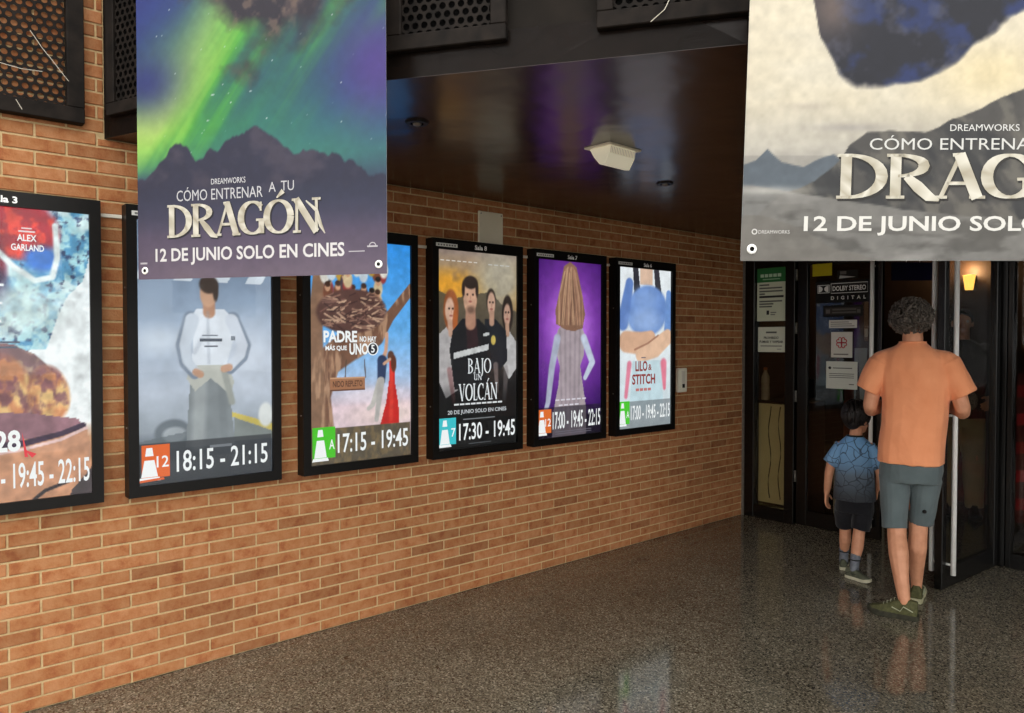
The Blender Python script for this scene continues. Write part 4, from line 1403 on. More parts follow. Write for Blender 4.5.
def d2(p, w, h):
    p.rect(w * .3, h * .75, w * .4, h * .07, (90, 90, 84)); p.text('PROHIBIDO', w * .22, h * .52, w * .55, h * .1, (40, 40, 38), 1, .03); p.text('FUMAR Y VAPEAR', w * .06, h * .36, w * .88, h * .1, (40, 40, 38), 1, .03)
    p.rect(w * .1, h * .22, w * .8, h * .04, (110, 110, 104)); p.rect(w * .72, h * .1, w * .15, h * .03, (140, 140, 132))


notice(757, 268, 786, 321, GY, d1, 'taped notice with green header on the narrow side window', bgc=(208, 212, 188))
notice(758, 327, 785, 352, GY, d2, 'small pale notice below the green-headed one on the side window', bgc=(212, 214, 196))


def dolby(p, w, h):
    p.line([(w * .02, h * .8), (w * .98, h * .8), (w * .98, h * .02)], h * .02, (70, 66, 62))
    x0, y0, s = w * .04, h * .46, h * .38
    p.rect(x0, y0, s * 1.5, s, (196, 196, 190), 1); p.rect(x0 + s * .06, y0 + s * .08, s * 1.38, s * .84, (18, 17, 16), 2)
    for sg in (-1, 1):
        cx = x0 + s * .75
        xo = cx + sg * s * .62
        pts = [(xo, y0 + s * .12)] + [(xo - sg * s * .52 * math.cos(math.radians(a)), y0 + s * .5 + s * .38 * math.sin(math.radians(a))) for a in range(-90, 91, 15)] + [(xo, y0 + s * .88)]
        p.poly(pts if sg > 0 else pts[::-1], (206, 206, 200), 3)
    p.line([(w * .3, h * .88), (w * .97, h * .88), (w * .97, h * .44), (w * .3, h * .44), (w * .3, h * .88)], h * .03, (196, 196, 190), 1)
    p.text('DOLBY STEREO', w * .33, h * .54, w * .61, h * .22, (222, 222, 216), 2, .02)
    p.text('D  I  G  I  T  A  L', w * .3, h * .14, w * .64, h * .16, (214, 214, 208), 2, .02)


notice(815.5, 280.5, 869.5, 302.5, GY, dolby, 'black sticker with white sound-system lettering on the glass door', 'door_sticker', (18, 17, 16), 'sticker')


def small_dark(p, w, h):
    p.rect(w * .05, h * .2, w * .9, h * .6, (46, 42, 38)); p.rect(w * .08, h * .3, w * .1, h * .35, (96, 90, 84), 2); p.rect(w * .24, h * .55, w * .6, h * .14, (80, 76, 70), 2); p.rect(w * .24, h * .3, w * .6, h * .12, (84, 80, 74), 2); p.rect(w * .86, h * .3, w * .08, h * .3, (84, 80, 74), 2)


notice(823, 305, 863, 316.5, GY, small_dark, 'small dark sticker below the sound-system sticker', 'door_sticker', (28, 26, 24), 'sticker')


def strip_txt(p, w, h):
    for k in range(3): p.rect(w * .06, h * (.2 + .25 * k), w * (.86 - .1 * k), h * .1, (110, 104, 98))


notice(829, 320, 857, 328, GY, strip_txt, 'narrow white text strip on the glass door', 'door_sticker', (206, 204, 194), 'sticker')


def hearts(p, w, h):
    cx, cy, s = w * .5, h * .58, w * .17
    for k in range(4):
        a0 = k * math.pi / 2 + math.pi / 4
        pts = []
        for i in range(22):
            t = 2 * math.pi * i / 21
            hx, hy = 16 * math.sin(t) ** 3 / 17, (13 * math.cos(t) - 5 * math.cos(2 * t) - 2 * math.cos(3 * t) - math.cos(4 * t)) / 17
            hy += 1.0
            hx, hy = hx * .85, hy * .85
            pts.append((cx + s * (hx * math.cos(a0) - hy * math.sin(a0)), cy + s * (hx * math.sin(a0) + hy * math.cos(a0))))
        p.line(pts, w * .045, (176, 34, 50), 1)
    p.rect(w * .12, h * .1, w * .7, h * .05, (110, 104, 98))


notice(831, 332, 852.5, 357.5, GY, hearts, 'white card with a red four-heart emblem on the glass door', 'door_sticker', (204, 200, 190), 'sticker')


def note(p, w, h):
    p.disc(w * .12, h * .76, w * .05, h * .05, (40, 40, 40)); p.rect(w * .22, h * .74, w * .62, h * .035, (90, 92, 88))
    for k in range(3): p.rect(w * .1, h * (.54 - k * .07), w * .8, h * .025, (104, 106, 100))
    p.rect(w * .74, h * .16, w * .16, h * .03, (80, 80, 76))


notice(826, 361.5, 857.5, 389, GY, note, 'larger white notice under the red heart card on the glass door', bgc=(206, 208, 198))
notice(812.5, 262.5, 832, 276, GY, lambda p, w, h: None, 'plain yellow square sticker at the top of the glass door', 'door_sticker', (178, 160, 24), 'sticker')
notice(837, 270, 858, 279, GY, lambda p, w, h: (p.poly([(w * .1, h * .1), (w * .9, h * .2), (w * .15, h * .45)], (170, 168, 160)), p.rect(w * .15, h * .55, w * .3, h * .35, (90, 86, 80))), 'tiny dark sticker with a pale wedge above the sound-system sticker', 'door_sticker', (30, 26, 22), 'sticker')


def bluep(p, w, h):
    p.poly([(w * .1, 0), (w * .5, 0), (w * .3, h * .9)], (60, 64, 70)); p.poly([(0, h * .7), (w, h * .8), (w, h), (0, h)], (150, 170, 184))


notice(854, 348, 867, 404, YD + .01, bluep, 'pale blue leaflet taped inside the glass door beside the handle', bgc=(146, 164, 178))
notice(864, 300, 868.5, 341, YD + .01, lambda p, w, h: p.rect(w * .1, h * .1, w * .8, h * .2, (196, 190, 178)), 'narrow brown paper strip inside the glass door', bgc=(120, 92, 62))


def redp(p, w, h):
    for k in range(5):
        p.poly([(0, h * (.08 + k * .19)), (w, h * (.2 + k * .19)), (w, h * (.27 + k * .19)), (0, h * (.16 + k * .19))], (150, 28, 42) if k % 2 else (126, 22, 34))
    p.disc(w * .3, h * .8, w * .22, h * .1, (226, 216, 214), 2)


pr_ = Print()
root = empty('red_poster', (2.0, YD + .006, .3))
box('sheet', (0, 0, 0), (.62, .004, .98), noise_mat('red_poster_paper', (58, 14, 20), (74, 18, 26), 6, .5, .3), root)
redp(pr_, .62, .98)
pr_.build('lettering', lambda a, b, l: (a, -.0006 * l, b), M['paper'], root)
tag(root, 'dark red poster on the glass at the right edge', 'poster')

# ---- things behind the side window
root = empty('cream_counter', (.0, 5.745, 0))
box('cabinet', (.03, 0, 0), (.45, .45, .98), M['dark_lobby'], root, .004)
box('front_panel', (.06, -.012, .12), (.44, .0, .96), noise_mat('cream_panel', (206, 196, 150), (222, 212, 166), 5, .5, .3), root, .002)
for x0 in (.2, .29):
    tube('cord', [(x0 + .012 * math.sin(z * 14 + x0 * 9), -.014, .94 - z) for z in np.linspace(0, .78, 14)], .0035, M['black'], root, 6)
tag(root, 'cream fronted counter behind the narrow side window', 'counter')
pb = hit(765, 430, 1, 5.86)
root = empty('bottle', (pb.x, 5.86, .98))
def lathe(name, prof, mat, parent, n=16):
    vs, fs = [], []
    for r, z in prof:
        for k in range(n): vs.append((r * math.cos(2 * math.pi * k / n), r * math.sin(2 * math.pi * k / n), z))
    for j in range(len(prof) - 1):
        for k in range(n): fs.append((j * n + k, j * n + (k + 1) % n, (j + 1) * n + (k + 1) % n, (j + 1) * n + k))
    fs.append(tuple(range(n))[::-1]); fs.append(tuple(range((len(prof) - 1) * n, len(prof) * n)))
    return obj_from(name, vs, fs, mat, parent, smooth=True)
lathe('body', [(.034, 0), (.038, .01), (.038, .11), (.034, .13), (.038, .15), (.036, .2), (.016, .245), (.014, .26)], noise_mat('clear_plastic', (176, 160, 136), (196, 180, 156), 10, .15, .5), root)
lathe('cap', [(.016, .26), (.016, .28), (.013, .283)], noise_mat('orange_cap', (178, 96, 50), (190, 108, 60), 10, .4, .4), root)
tag(root, 'clear plastic bottle standing on the cream counter', 'bottle')
root = empty('counter_monitor', (.36, 6.0, .98))
box('screen', (-.12, -.01, .03), (.1, .012, .19), M['black'], root, .004)
box('foot', (-.05, -.05, 0), (.03, .05, .032), M['black'], root, .004)
tag(root, 'small dark monitor beside the bottle on the counter', 'monitor')
# leaning pale frame and dark cupboard seen through the closed leaf
root = empty('display_easel', (.78, 6.35, 0), .25)
M['palewood'] = noise_mat('pale_frame', (168, 160, 142), (186, 178, 160), 10, .5, .3)
box('side_bar', (-.3, 0, 0), (-.28, .02, .62), M['palewood'], root, .002); box('side_bar', (.08, 0, 0), (.1, .02, .62), M['palewood'], root, .002)
box('top_bar', (-.28, 0, .6), (.08, .02, .62), M['palewood'], root, .002); box('board', (-.28, .006, .05), (.08, .014, .6), M['cavity'], root)
tag(root, 'low pale framed board standing inside behind the closed glass door', 'board')
root = empty('lobby_cupboard', (.55, 7.6, 0))
M['redwood'] = noise_mat('red_brown_wood', (96, 48, 34), (120, 62, 44), 6, .45, .4)
box('body', (-.6, 0, 0), (.7, .45, 1.1), M['redwood'], root, .005)
for x0 in (-.58, .06):
    d0 = box('door', (x0, -.018, .08), (x0 + .6, 0, 1.06), M['redwood'], root, .004)
    tube('knob', [(x0 + (.55 if x0 < 0 else .05), -.018, .6), (x0 + (.55 if x0 < 0 else .05), -.045, .6)], .014, M['steel'], d0)
tag(root, 'red-brown wooden cupboard deep inside the lobby', 'cupboard')

# ---- lobby lamps
M['lampglow'] = emit_material('warm_lamp_glow', (255, 196, 96), 3.0)
def sconce(px, py, dd, label):
    p = depth_pt(px, dd)
    z = 1.5 + (340 - py) * dd / FPX
    root = empty('wall_lamp', (p.x, 10.745, z))
    box('back_plate', (-.05, -.02, -.1), (.05, 0, .1), M['black'], root, .004)
    lathe('shade', [(.045, -.09), (.07, .08), (.075, .1)], M['lampglow'], root).location = (0, -.1, 0)
    tube('arm', [(0, -.02, -.08), (0, -.1, -.085)], .008, M['black'], root)
    tag(root, label, 'lamp', 'warm lobby wall lamps')
    lt = bpy.data.lights.new('lamp_bulb', 'POINT'); lt.energy = 30; lt.color = (1, .74, .42); lt.shadow_soft_size = .06
    lo = bpy.data.objects.new('lamp_bulb', lt); COL.objects.link(lo); lo.parent = root; lo.location = (0, -.12, .16)
    return root
sconce(968, 283, 9.5, 'warm glowing wall lamp seen through the open glass door')

# ---- hanging blue sign in the lobby
ps = depth_pt(912, 6.6)
root = empty('hanging_sign', (ps.x, ps.y, 2.03), YAW)
box('panel', (-.19, -.012, 0), (.19, .012, .16), noise_mat('deep_blue_sign', (22, 24, 62), (30, 32, 80), 6, .4, .4), root, .003)
for sg in (-1, 1):
    tube('cord', [(sg * .06, 0, .16), (sg * .03, 0, .57)], .003, M['steel'], root, 6)
tag(root, 'small dark blue sign hanging on two cords inside the lobby', 'sign')

# ================================================================== PEOPLE
from mathutils import noise as mnoise


def hull(bm, pts):
    vs = [bm.verts.new(p) for p in pts]
    r = bmesh.ops.convex_hull(bm, input=vs)
    dead = [e for e in set(r['geom_interior'] + r['geom_unused']) if isinstance(e, bmesh.types.BMVert) and e.is_valid]
    bmesh.ops.delete(bm, geom=dead, context='VERTS')


_fib = []
for _i in range(48):
    _z = 1 - 2 * (_i + .5) / 48
    _a = _i * 2.399963
    _fib.append(Vector((math.sqrt(1 - _z * _z) * math.cos(_a), math.sqrt(1 - _z * _z) * math.sin(_a), _z)))


def sph(c, r, m=None):
    r = Vector(r) if not isinstance(r, (int, float)) else Vector((r, r, r))
    o = []
    for f in _fib:
        q = Vector((f.x * r.x, f.y * r.y, f.z * r.z))
        o.append(Vector(c) + ((m @ q) if m else q))
    return o


def limb(bm, chain):
    """chain of (point, radius): round tapering segments"""
    for (a, ra), (b, rb) in zip(chain, chain[1:]):
        hull(bm, sph(a, ra) + sph(b, rb))


def stack(bm, rings, n=20, p=2.0):
    """rings of (cx, cy, z, rx, ry): solid of stacked ellipses"""
    R = []
    for cx, cy, z, rx, ry in rings:
        o = []
        for k in range(n):
            a = 2 * math.pi * k / n
            c, s = math.cos(a), math.sin(a)
            o.append(Vector((cx + rx * math.copysign(abs(c) ** (2 / p), c), cy + ry * math.copysign(abs(s) ** (2 / p), s), z)))
        R.append(o)
    for a, b in zip(R, R[1:]):
        hull(bm, a + b)


def tubehull(bm, a, ra, b, rb, n=18, flat=1.0):
    """flat-ended tapering tube (sleeve, trouser leg)"""
    a, b = Vector(a), Vector(b)
    t = (b - a).normalized()
    s = t.cross(Vector((0, 1, 0))).normalized()
    u = s.cross(t).normalized()
    o = []
    for c, r in ((a, ra), (b, rb)):
        for k in range(n):
            an = 2 * math.pi * k / n
            o.append(c + s * math.cos(an) * r + u * math.sin(an) * r * flat)
    hull(bm, o)


def skinned(name, bm, mat, parent, voxel=.005, smooth=4, disp=None):
    me = bpy.data.meshes.new('tmp'); bm.to_mesh(me); bm.free()
    o = bpy.data.objects.new('tmp', me); COL.objects.link(o)
    md = o.modifiers.new('r', 'REMESH'); md.mode = 'VOXEL'; md.voxel_size = voxel
    if smooth:
        sm = o.modifiers.new('s', 'SMOOTH'); sm.factor = .5; sm.iterations = smooth
    dg = bpy.context.evaluated_depsgraph_get()
    m2 = bpy.data.meshes.new_from_object(o.evaluated_get(dg))
    bpy.data.objects.remove(o); bpy.data.meshes.remove(me)
    m2.name = name
    if disp:
        nv = len(m2.vertices)
        co = np.empty(nv * 3); m2.vertices.foreach_get('co', co); co = co.reshape(-1, 3)
        no = np.array([tuple(v.normal) for v in m2.vertices])
        d = np.array([disp(Vector(p)) for p in co])
        m2.vertices.foreach_set('co', (co + no * d[:, None]).ravel())
    m2.materials.clear()
    return link(name, m2, mat, parent, smooth=True)


def hand(bm, w, f, s, n, k=1.0, curl=.6):
    """w wrist, f finger direction, s direction to the thumb side, n palm normal (fingers curl towards n)"""
    w, f, s, n = Vector(w), Vector(f).normalized(), Vector(s).normalized(), Vector(n).normalized()
    kn = w + f * .085 * k
    hull(bm, sph(w + s * .018 * k, .015 * k) + sph(w - s * .018 * k, .015 * k) + sph(kn + s * .03 * k, .012 * k) + sph(kn - s * .032 * k, .011 * k))
    for i, (off, ln) in enumerate(((.03, .07), (.0095, .08), (-.0115, .074), (-.032, .058))):
        p = kn + s * off * k
        r = .0085 * k if i < 3 else .0075 * k
        d1 = (f * math.cos(curl * .6) + n * math.sin(curl * .6))
        d2 = (f * math.cos(curl * 1.6) + n * math.sin(curl * 1.6))
        d3 = (f * math.cos(curl * 2.3) + n * math.sin(curl * 2.3))
        a = p + d1 * ln * .45 * k; b = a + d2 * ln * .32 * k; c = b + d3 * ln * .24 * k
        limb(bm, [(p, r * 1.1), (a, r), (b, r * .95), (c, r * .85)])
    t0 = w + f * .028 * k + s * .026 * k
    t1 = t0 + (f * .55 + s * .65 + n * .35).normalized() * .042 * k
    t2 = t1 + (f * .85 + s * .15 + n * .4).normalized() * .034 * k
    limb(bm, [(t0, .014 * k), (t1, .0105 * k), (t2, .009 * k)])


def head(bm, c, yaw, k=1.0):
    c = Vector(c); m = Matrix.Rotation(yaw, 3, 'Z')
    P = lambda x, y, z: c + m @ Vector((x * k, y * k, z * k))
    E = lambda x, y, z, r: sph(P(x, y, z), tuple(q * k for q in r), m)
    hull(bm, E(0, -.008, .025, (.074, .092, .09)))
    hull(bm, E(0, .012, -.005, (.068, .078, .08)) + E(0, .04, -.082, (.034, .036, .022)))
    hull(bm, sph(P(0, .086, .02), .01 * k) + sph(P(0, .108, -.028), .0125 * k) + sph(P(.013, .09, -.032), .009 * k) + sph(P(-.013, .09, -.032), .009 * k))
    hull(bm, E(0, .083, -.057, (.024, .008, .007)))
    for s in (-1, 1):
        hull(bm, E(s * .077, -.006, -.008, (.009, .021, .031)))
    return P


def face_bits(P, k, parent, irisc=(50, 34, 26)):
    for s in (-1, 1):
        bm = bmesh.new(); bmesh.ops.create_uvsphere(bm, u_segments=10, v_segments=8, radius=.012 * k)
        for v in bm.verts: v.co += P(s * .031, .074, .012)
        e = bm_obj('eye', bm, noise_mat('eye_white', (222, 218, 210), (232, 228, 222), 10, .2), parent, smooth=True)
        bm = bmesh.new(); bmesh.ops.create_uvsphere(bm, u_segments=8, v_segments=6, radius=.0058 * k)
        for v in bm.verts: v.co += P(s * .031, .0825, .012)
        bm_obj('iris', bm, noise_mat('iris', irisc, tuple(c + 8 for c in irisc), 10, .15), e, smooth=True)
    bm = bmesh.new(); hull(bm, sph(P(0, .0895, -.056), (.021 * k, .004 * k, .005 * k)))
    bm_obj('lips', bm, noise_mat('lips', (166, 96, 84), (178, 106, 92), 20, .4), parent, smooth=True)


def shoe(parent, heel, toe, k, up_mat, sole_mat, accent, ankle):
    """heel and toe: ground points; ankle: point where the collar sits"""
    h, t = Vector(heel), Vector(toe)
    f = (t - h).normalized(); L = (t - h).length
    s = f.cross(Vector((0, 0, 1)))
    Z = Vector((0, 0, 1))
    prof = [(0, .026), (.06, .033), (.2, .036), (.4, .035), (.6, .043), (.78, .045), (.9, .036), (1.0, .014)]
    bm = bmesh.new()
    lo, hi = [], []
    out = [(a, w) for a, w in prof] + [(a, -w) for a, w in prof[::-1]]
    for z0, grow, ls in ((.001, .0, lo), (.028, .003, hi)):
        for a, w in out:
            rise = .014 * max(0, (a - .75) / .25) ** 2 * k
            ls.append(bm.verts.new(h + f * (L * a) + s * (w + math.copysign(grow, w)) * k + Z * (z0 * k + rise)))
    n = len(out)
    bm.faces.new(lo); bm.faces.new(hi)
    for q in range(n): bm.faces.new((lo[q], lo[(q + 1) % n], hi[(q + 1) % n], hi[q]))
    bmesh.ops.recalc_face_normals(bm, faces=bm.faces)
    bmesh.ops.bevel(bm, geom=[e for e in bm.edges], offset=.003 * k, segments=1, affect='EDGES')
    up = bmesh.new()
    A = Vector(ankle)
    pts = []
    secs = [(.02, .03, .095), (.14, .036, .1), (.3, .036, .105), (.45, .037, .088), (.6, .041, .068), (.78, .042, .052), (.92, .032, .042), (.99, .012, .034)]
    prev = None
    for a, w, hh in secs:
        c = h + f * (L * a)
        ring = [c + s * w * k + Z * .024 * k, c - s * w * k + Z * .024 * k, c + s * w * .98 * k + Z * hh * .55 * k, c - s * w * .98 * k + Z * hh * .55 * k, c + s * w * .5 * k + Z * hh * k, c - s * w * .5 * k + Z * hh * k]
        if prev: hull(up, prev + ring)
        prev = ring
    u = skinned('shoe', up, up_mat, parent, .005, 4)
    bm_obj('sole', bm, sole_mat, u)
    # accent stripe on both sides and laces
    for sg in (-1, 1):
        b2 = bmesh.new()
        add_tube(b2, [h + f * (L * a) + s * sg * (w * k) + Z * (z * k) for a, w, z in ((.1, .036, .05), (.28, .0395, .07), (.34, .0405, .045), (.5, .0405, .06))], .0028 * k, 6)
        bm_obj('stripe', b2, accent, u)
    b2 = bmesh.new()
    for q in range(4):
        a = .46 + q * .07; z = .092 - q * .011
        add_tube(b2, [h + f * (L * a) + s * .02 * k + Z * z * k, h + f * (L * (a + .01)) + Z * (z + .006) * k, h + f * (L * a) - s * .02 * k + Z * z * k], .0022 * k, 5)
    lc = bm_obj('laces', b2, accent, u); lc['kind'] = 'stuff'
    return u


def cloth_mat(name, c0, c1, wr=.5, scale=5, rough=.85):
    m = noise_mat(name, c0, c1, 9, rough, .15)
    nt = m.node_tree; b = nt.nodes['Principled BSDF']
    tc = nt.nodes.new('ShaderNodeTexCoord')
    n = nt.nodes.new('ShaderNodeTexNoise'); n.inputs['Scale'].default_value = scale; n.inputs['Detail'].default_value = 3; n.inputs['Distortion'].default_value = 1.2
    nt.links.new(tc.outputs['Object'], n.inputs['Vector'])
    bp = nt.nodes.new('ShaderNodeBump'); bp.inputs['Strength'].default_value = wr; bp.inputs['Distance'].default_value = .03
    nt.links.new(n.outputs['Fac'], bp.inputs['Height']); nt.links.new(bp.outputs['Normal'], b.inputs['Normal'])
    b.inputs['Sheen Weight'].default_value = .15
    return m


def folds(amp, fx=9.0, fz=3.0, seed=0.0):
    def d(p):
        return amp * (mnoise.noise(Vector((p.x * fx + p.z * 3 + seed, p.y * fx, p.z * fz))) + .5 * mnoise.noise(Vector((p.x * fx * 2.2 - p.z * 6, p.y * fx * 2 + seed, p.z * fz * 2.5))))
    return d


def curls(name, c, rad, mat, parent, count, keep, size=(.011, .018), seed=1):
    """head of curls: each curl a small bent ring lying on the hair cap; too many to pick apart"""
    rg = random.Random(seed)
    bm = bmesh.new()
    c = Vector(c)
    made = 0
    while made < count:
        d = Vector((rg.gauss(0, 1), rg.gauss(0, 1), rg.gauss(0, 1))).normalized()
        if not keep(d): continue
        made += 1
        p = c + Vector((d.x * rad[0], d.y * rad[1], d.z * rad[2])) * rg.uniform(.93, 1.05)
        ax = (d + Vector((rg.uniform(-1, 1), rg.uniform(-1, 1), rg.uniform(-1, 1))) * .9).normalized()
        s = ax.orthogonal().normalized(); u = ax.cross(s)
        R = rg.uniform(*size); a0 = rg.uniform(0, 6.28); sweep = rg.uniform(3.6, 6.0)
        add_tube(bm, [p + (s * math.cos(a0 + sweep * i / 7) + u * math.sin(a0 + sweep * i / 7)) * R * (1 - .25 * i / 7) + ax * .008 * i / 7 for i in range(8)], [.002, .0042, .0048, .005, .0048, .0045, .0035, .0015], 5)
    bmesh.ops.recalc_face_normals(bm, faces=bm.faces)
    o = bm_obj(name, bm, mat, parent, smooth=True)
    return o


# ---------------------------------------------------------------- man in the orange shirt
mp = depth_pt(912.5, 4.12)
man = empty('person', (mp.x, mp.y, 0), YAW - .494)
man.scale = (.9, 1, 1)
tag(man, 'person seen from behind in an orange T-shirt and grey shorts, standing at the open door', 'person')
bm = bmesh.new()
stack(bm, [(0, 0, .80, .15, .11), (0, 0, .95, .145, .10), (.01, 0, 1.1, .15, .105), (.01, 0, 1.25, .165, .108), (.005, .0, 1.37, .165, .09), (0, .0, 1.44, .09, .065)])
limb(bm, [((0, 0, 1.43), .062), ((0, .012, 1.56), .056)])
HP = head(bm, (-.012, .02, 1.602), .12, .98)
limb(bm, [((-.085, .01, .86), .088), ((-.085, .0, .66), .074), ((-.076, -.04, .48), .056), ((-.072, -.075, .40), .055), ((-.062, -.115, .33), .058), ((-.045, -.165, .2), .044), ((-.028, -.195, .1), .034), ((-.028, -.195, .06), .03)])
limb(bm, [((-.02, -.195, .05), .028), ((-.1, -.19, .035), .022), ((-.17, -.18, .03), .016)])
limb(bm, [((.085, .01, .86), .088), ((.06, .03, .66), .074), ((.045, .05, .48), .056), ((.043, .045, .40), .054), ((.04, .045, .33), .056), ((.038, .09, .2), .043), ((.038, .125, .1), .034), ((.038, .125, .06), .03)])
limb(bm, [((.038, .12, .05), .028), ((.045, .2, .035), .022), ((.05, .28, .03), .016)])
limb(bm, [((-.15, 0, 1.36), .052), ((-.205, -.01, 1.27), .048), ((-.23, -.02, 1.13), .044), ((-.228, .02, 1.105), .043), ((-.19, .12, 1.11), .041), ((-.11, .22, 1.125), .028)])
hand(bm, (-.11, .22, 1.125), (.75, .55, .2), (.1, -.3, .95), (.3, -.85, -.3), 1.0, .7)
limb(bm, [((.16, 0, 1.36), .052), ((.225, -.01, 1.27), .048), ((.268, -.02, 1.135), .044), ((.27, .02, 1.11), .043), ((.25, .12, 1.115), .041), ((.175, .23, 1.13), .028)])
hand(bm, (.175, .23, 1.13), (-.7, .6, .15), (-.1, -.3, .95), (-.3, -.85, -.3), 1.0, .7)
skinned('body', bm, M['skin'], man, .0048, 3)
face_bits(HP, .98, man)
bm = bmesh.new()
stack(bm, [(.0, 0, .815, .186, .14), (.0, 0, .90, .187, .138), (.012, 0, 1.02, .183, .132), (.018, 0, 1.14, .186, .132), (.018, .0, 1.25, .194, .132), (.012, .0, 1.34, .2, .122), (.005, 0, 1.40, .185, .105), (0, .002, 1.445, .135, .086), (0, .004, 1.475, .085, .072), (0, .006, 1.492, .07, .066)], p=2.35)
limb(bm, [((-.05, .0, 1.425), .05), ((-.172, -.004, 1.362), .076)])
tubehull(bm, (-.168, -.004, 1.37), .08, (-.246, -.012, 1.21), .074)
limb(bm, [((.05, .0, 1.425), .05), ((.182, -.004, 1.362), .076)])
tubehull(bm, (.178, -.004, 1.37), .08, (.276, -.012, 1.2), .074)
M['orange'] = cloth_mat('orange_cotton', (230, 148, 104), (238, 158, 114), .4, 5)
skinned('t_shirt', bm, M['orange'], man, .0055, 4, folds(.008))
bm = bmesh.new()
ringpts = [HP(0, 0, 0) + Vector((.0, -.012, -.128))]
add_tube(bm, [Vector((.072 * math.cos(a), .004 + .068 * math.sin(a), 1.488)) for a in np.linspace(0, 2 * math.pi, 25)], .0055, 6, False)
bm_obj('collar', bm, M['orange'], man, smooth=True)
bm = bmesh.new()
stack(bm, [(0, 0, .87, .168, .122), (0, 0, .78, .176, .13), (-.006, .0, .715, .17, .122)], p=2.3)
tubehull(bm, (-.09, -.01, .735), .09, (-.085, -.055, .452), .07)
tubehull(bm, (.085, .01, .735), .09, (.056, .06, .475), .07)
M['shorts'] = cloth_mat('grey_green_twill', (82, 92, 94), (94, 105, 107), .3, 6)
shorts = skinned('shorts', bm, M['shorts'], man, .005, 4, folds(.006, 8, 4, 3))
bm = bmesh.new(); hull(bm, sph((.075, -.04, .555), (.013, .012, .011)))
bm_obj('logo_patch', bm, M['black'], shorts)
M['hair'] = noise_mat('dark_grey_curls', (40, 34, 30), (112, 103, 94), 45, .5, .4)
hc = HP(0, -.012, .03)
cap = bmesh.new(); hull(cap, [p for p in sph(hc, (.1, .108, .094)) if not (p.y > hc.y + .055 and p.z < hc.z + .03)])
hb = skinned('hair', cap, M['hair'], man, .007, 2)
hcur = curls('curls', hc, (.112, .117, .096), M['hair'], hb, 620, lambda d: not (d.y > .5 and d.z < .35) and d.z > -.92 and not (d.z < -.55 and d.y > .1), seed=4)
hcur['kind'] = 'stuff'
M['olive'] = noise_mat('olive_mesh_shoe', (62, 62, 38), (86, 86, 56), 60, .8, .2, bump=.2, bscale=200)
M['darksole'] = noise_mat('dark_rubber', (40, 40, 32), (62, 60, 48), 40, .8, .2)
M['palesole'] = noise_mat('pale_rubber', (150, 148, 120), (176, 172, 140), 30, .8, .2)
M['lime'] = noise_mat('pale_piping', (150, 154, 128), (170, 172, 146), 30, .7, .2)
shoe(man, (.05, -.205, 0), (-.228, -.175, 0), 1.05, M['olive'], M['darksole'], M['lime'], (-.02, -.11, .1))
shoe(man, (.036, .075, 0), (.055, .35, 0), 1.05, M['olive'], M['palesole'], M['lime'], (.024, .1, .1))

# ---------------------------------------------------------------- boy
bp_ = depth_pt(856, 4.69)
boy = empty('person', (bp_.x, bp_.y, 0), YAW - .40)
boy.scale = (.93, 1, 1)
tag(boy, 'small child in a blue patterned T-shirt and black shorts beside the closed glass door', 'person')
bm = bmesh.new()
stack(bm, [(0, 0, .49, .1, .08), (0, 0, .6, .097, .075), (0, 0, .72, .105, .078), (0, 0, .82, .11, .07), (0, 0, .87, .07, .05)])
limb(bm, [((.0, 0, .86), .043), ((.01, .01, .94), .04)])
BP_ = head(bm, (.012, .012, 1.0), -.75, .92)
limb(bm, [((-.055, 0, .50), .06), ((-.052, .05, .37), .048), ((-.052, .075, .29), .039), ((-.054, .08, .2), .039), ((-.06, .12, .09), .025), ((-.06, .125, .045), .022)])
limb(bm, [((-.06, .125, .035), .02), ((-.055, .2, .025), .014)])
limb(bm, [((.055, 0, .50), .06), ((.04, -.01, .37), .048), ((.03, -.03, .29), .039), ((.02, -.045, .2), .04), ((-.0, -.075, .09), .025), ((-.0, -.08, .045), .022)])
limb(bm, [((.0, -.085, .035), .02), ((.05, -.115, .025), .014)])
limb(bm, [((-.095, 0, .82), .034), ((-.145, -.005, .72), .032), ((-.162, .0, .64), .029), ((-.17, .02, .55), .025), ((-.175, .035, .51), .019)])
hand(bm, (-.175, .035, .51), (-.02, .25, -.95), (.3, .9, .2), (.9, -.25, 0), .72, .35)
limb(bm, [((.095, 0, .82), .034), ((.145, -.005, .72), .032), ((.158, .01, .64), .029), ((.15, .07, .57), .025), ((.14, .1, .54), .019)])
hand(bm, (.14, .1, .54), (-.1, .5, -.8), (-.3, .8, .4), (-.9, -.25, 0), .72, .4)
skinned('body', bm, M['skin'], boy, .0042, 3)
face_bits(BP_, .92, boy)


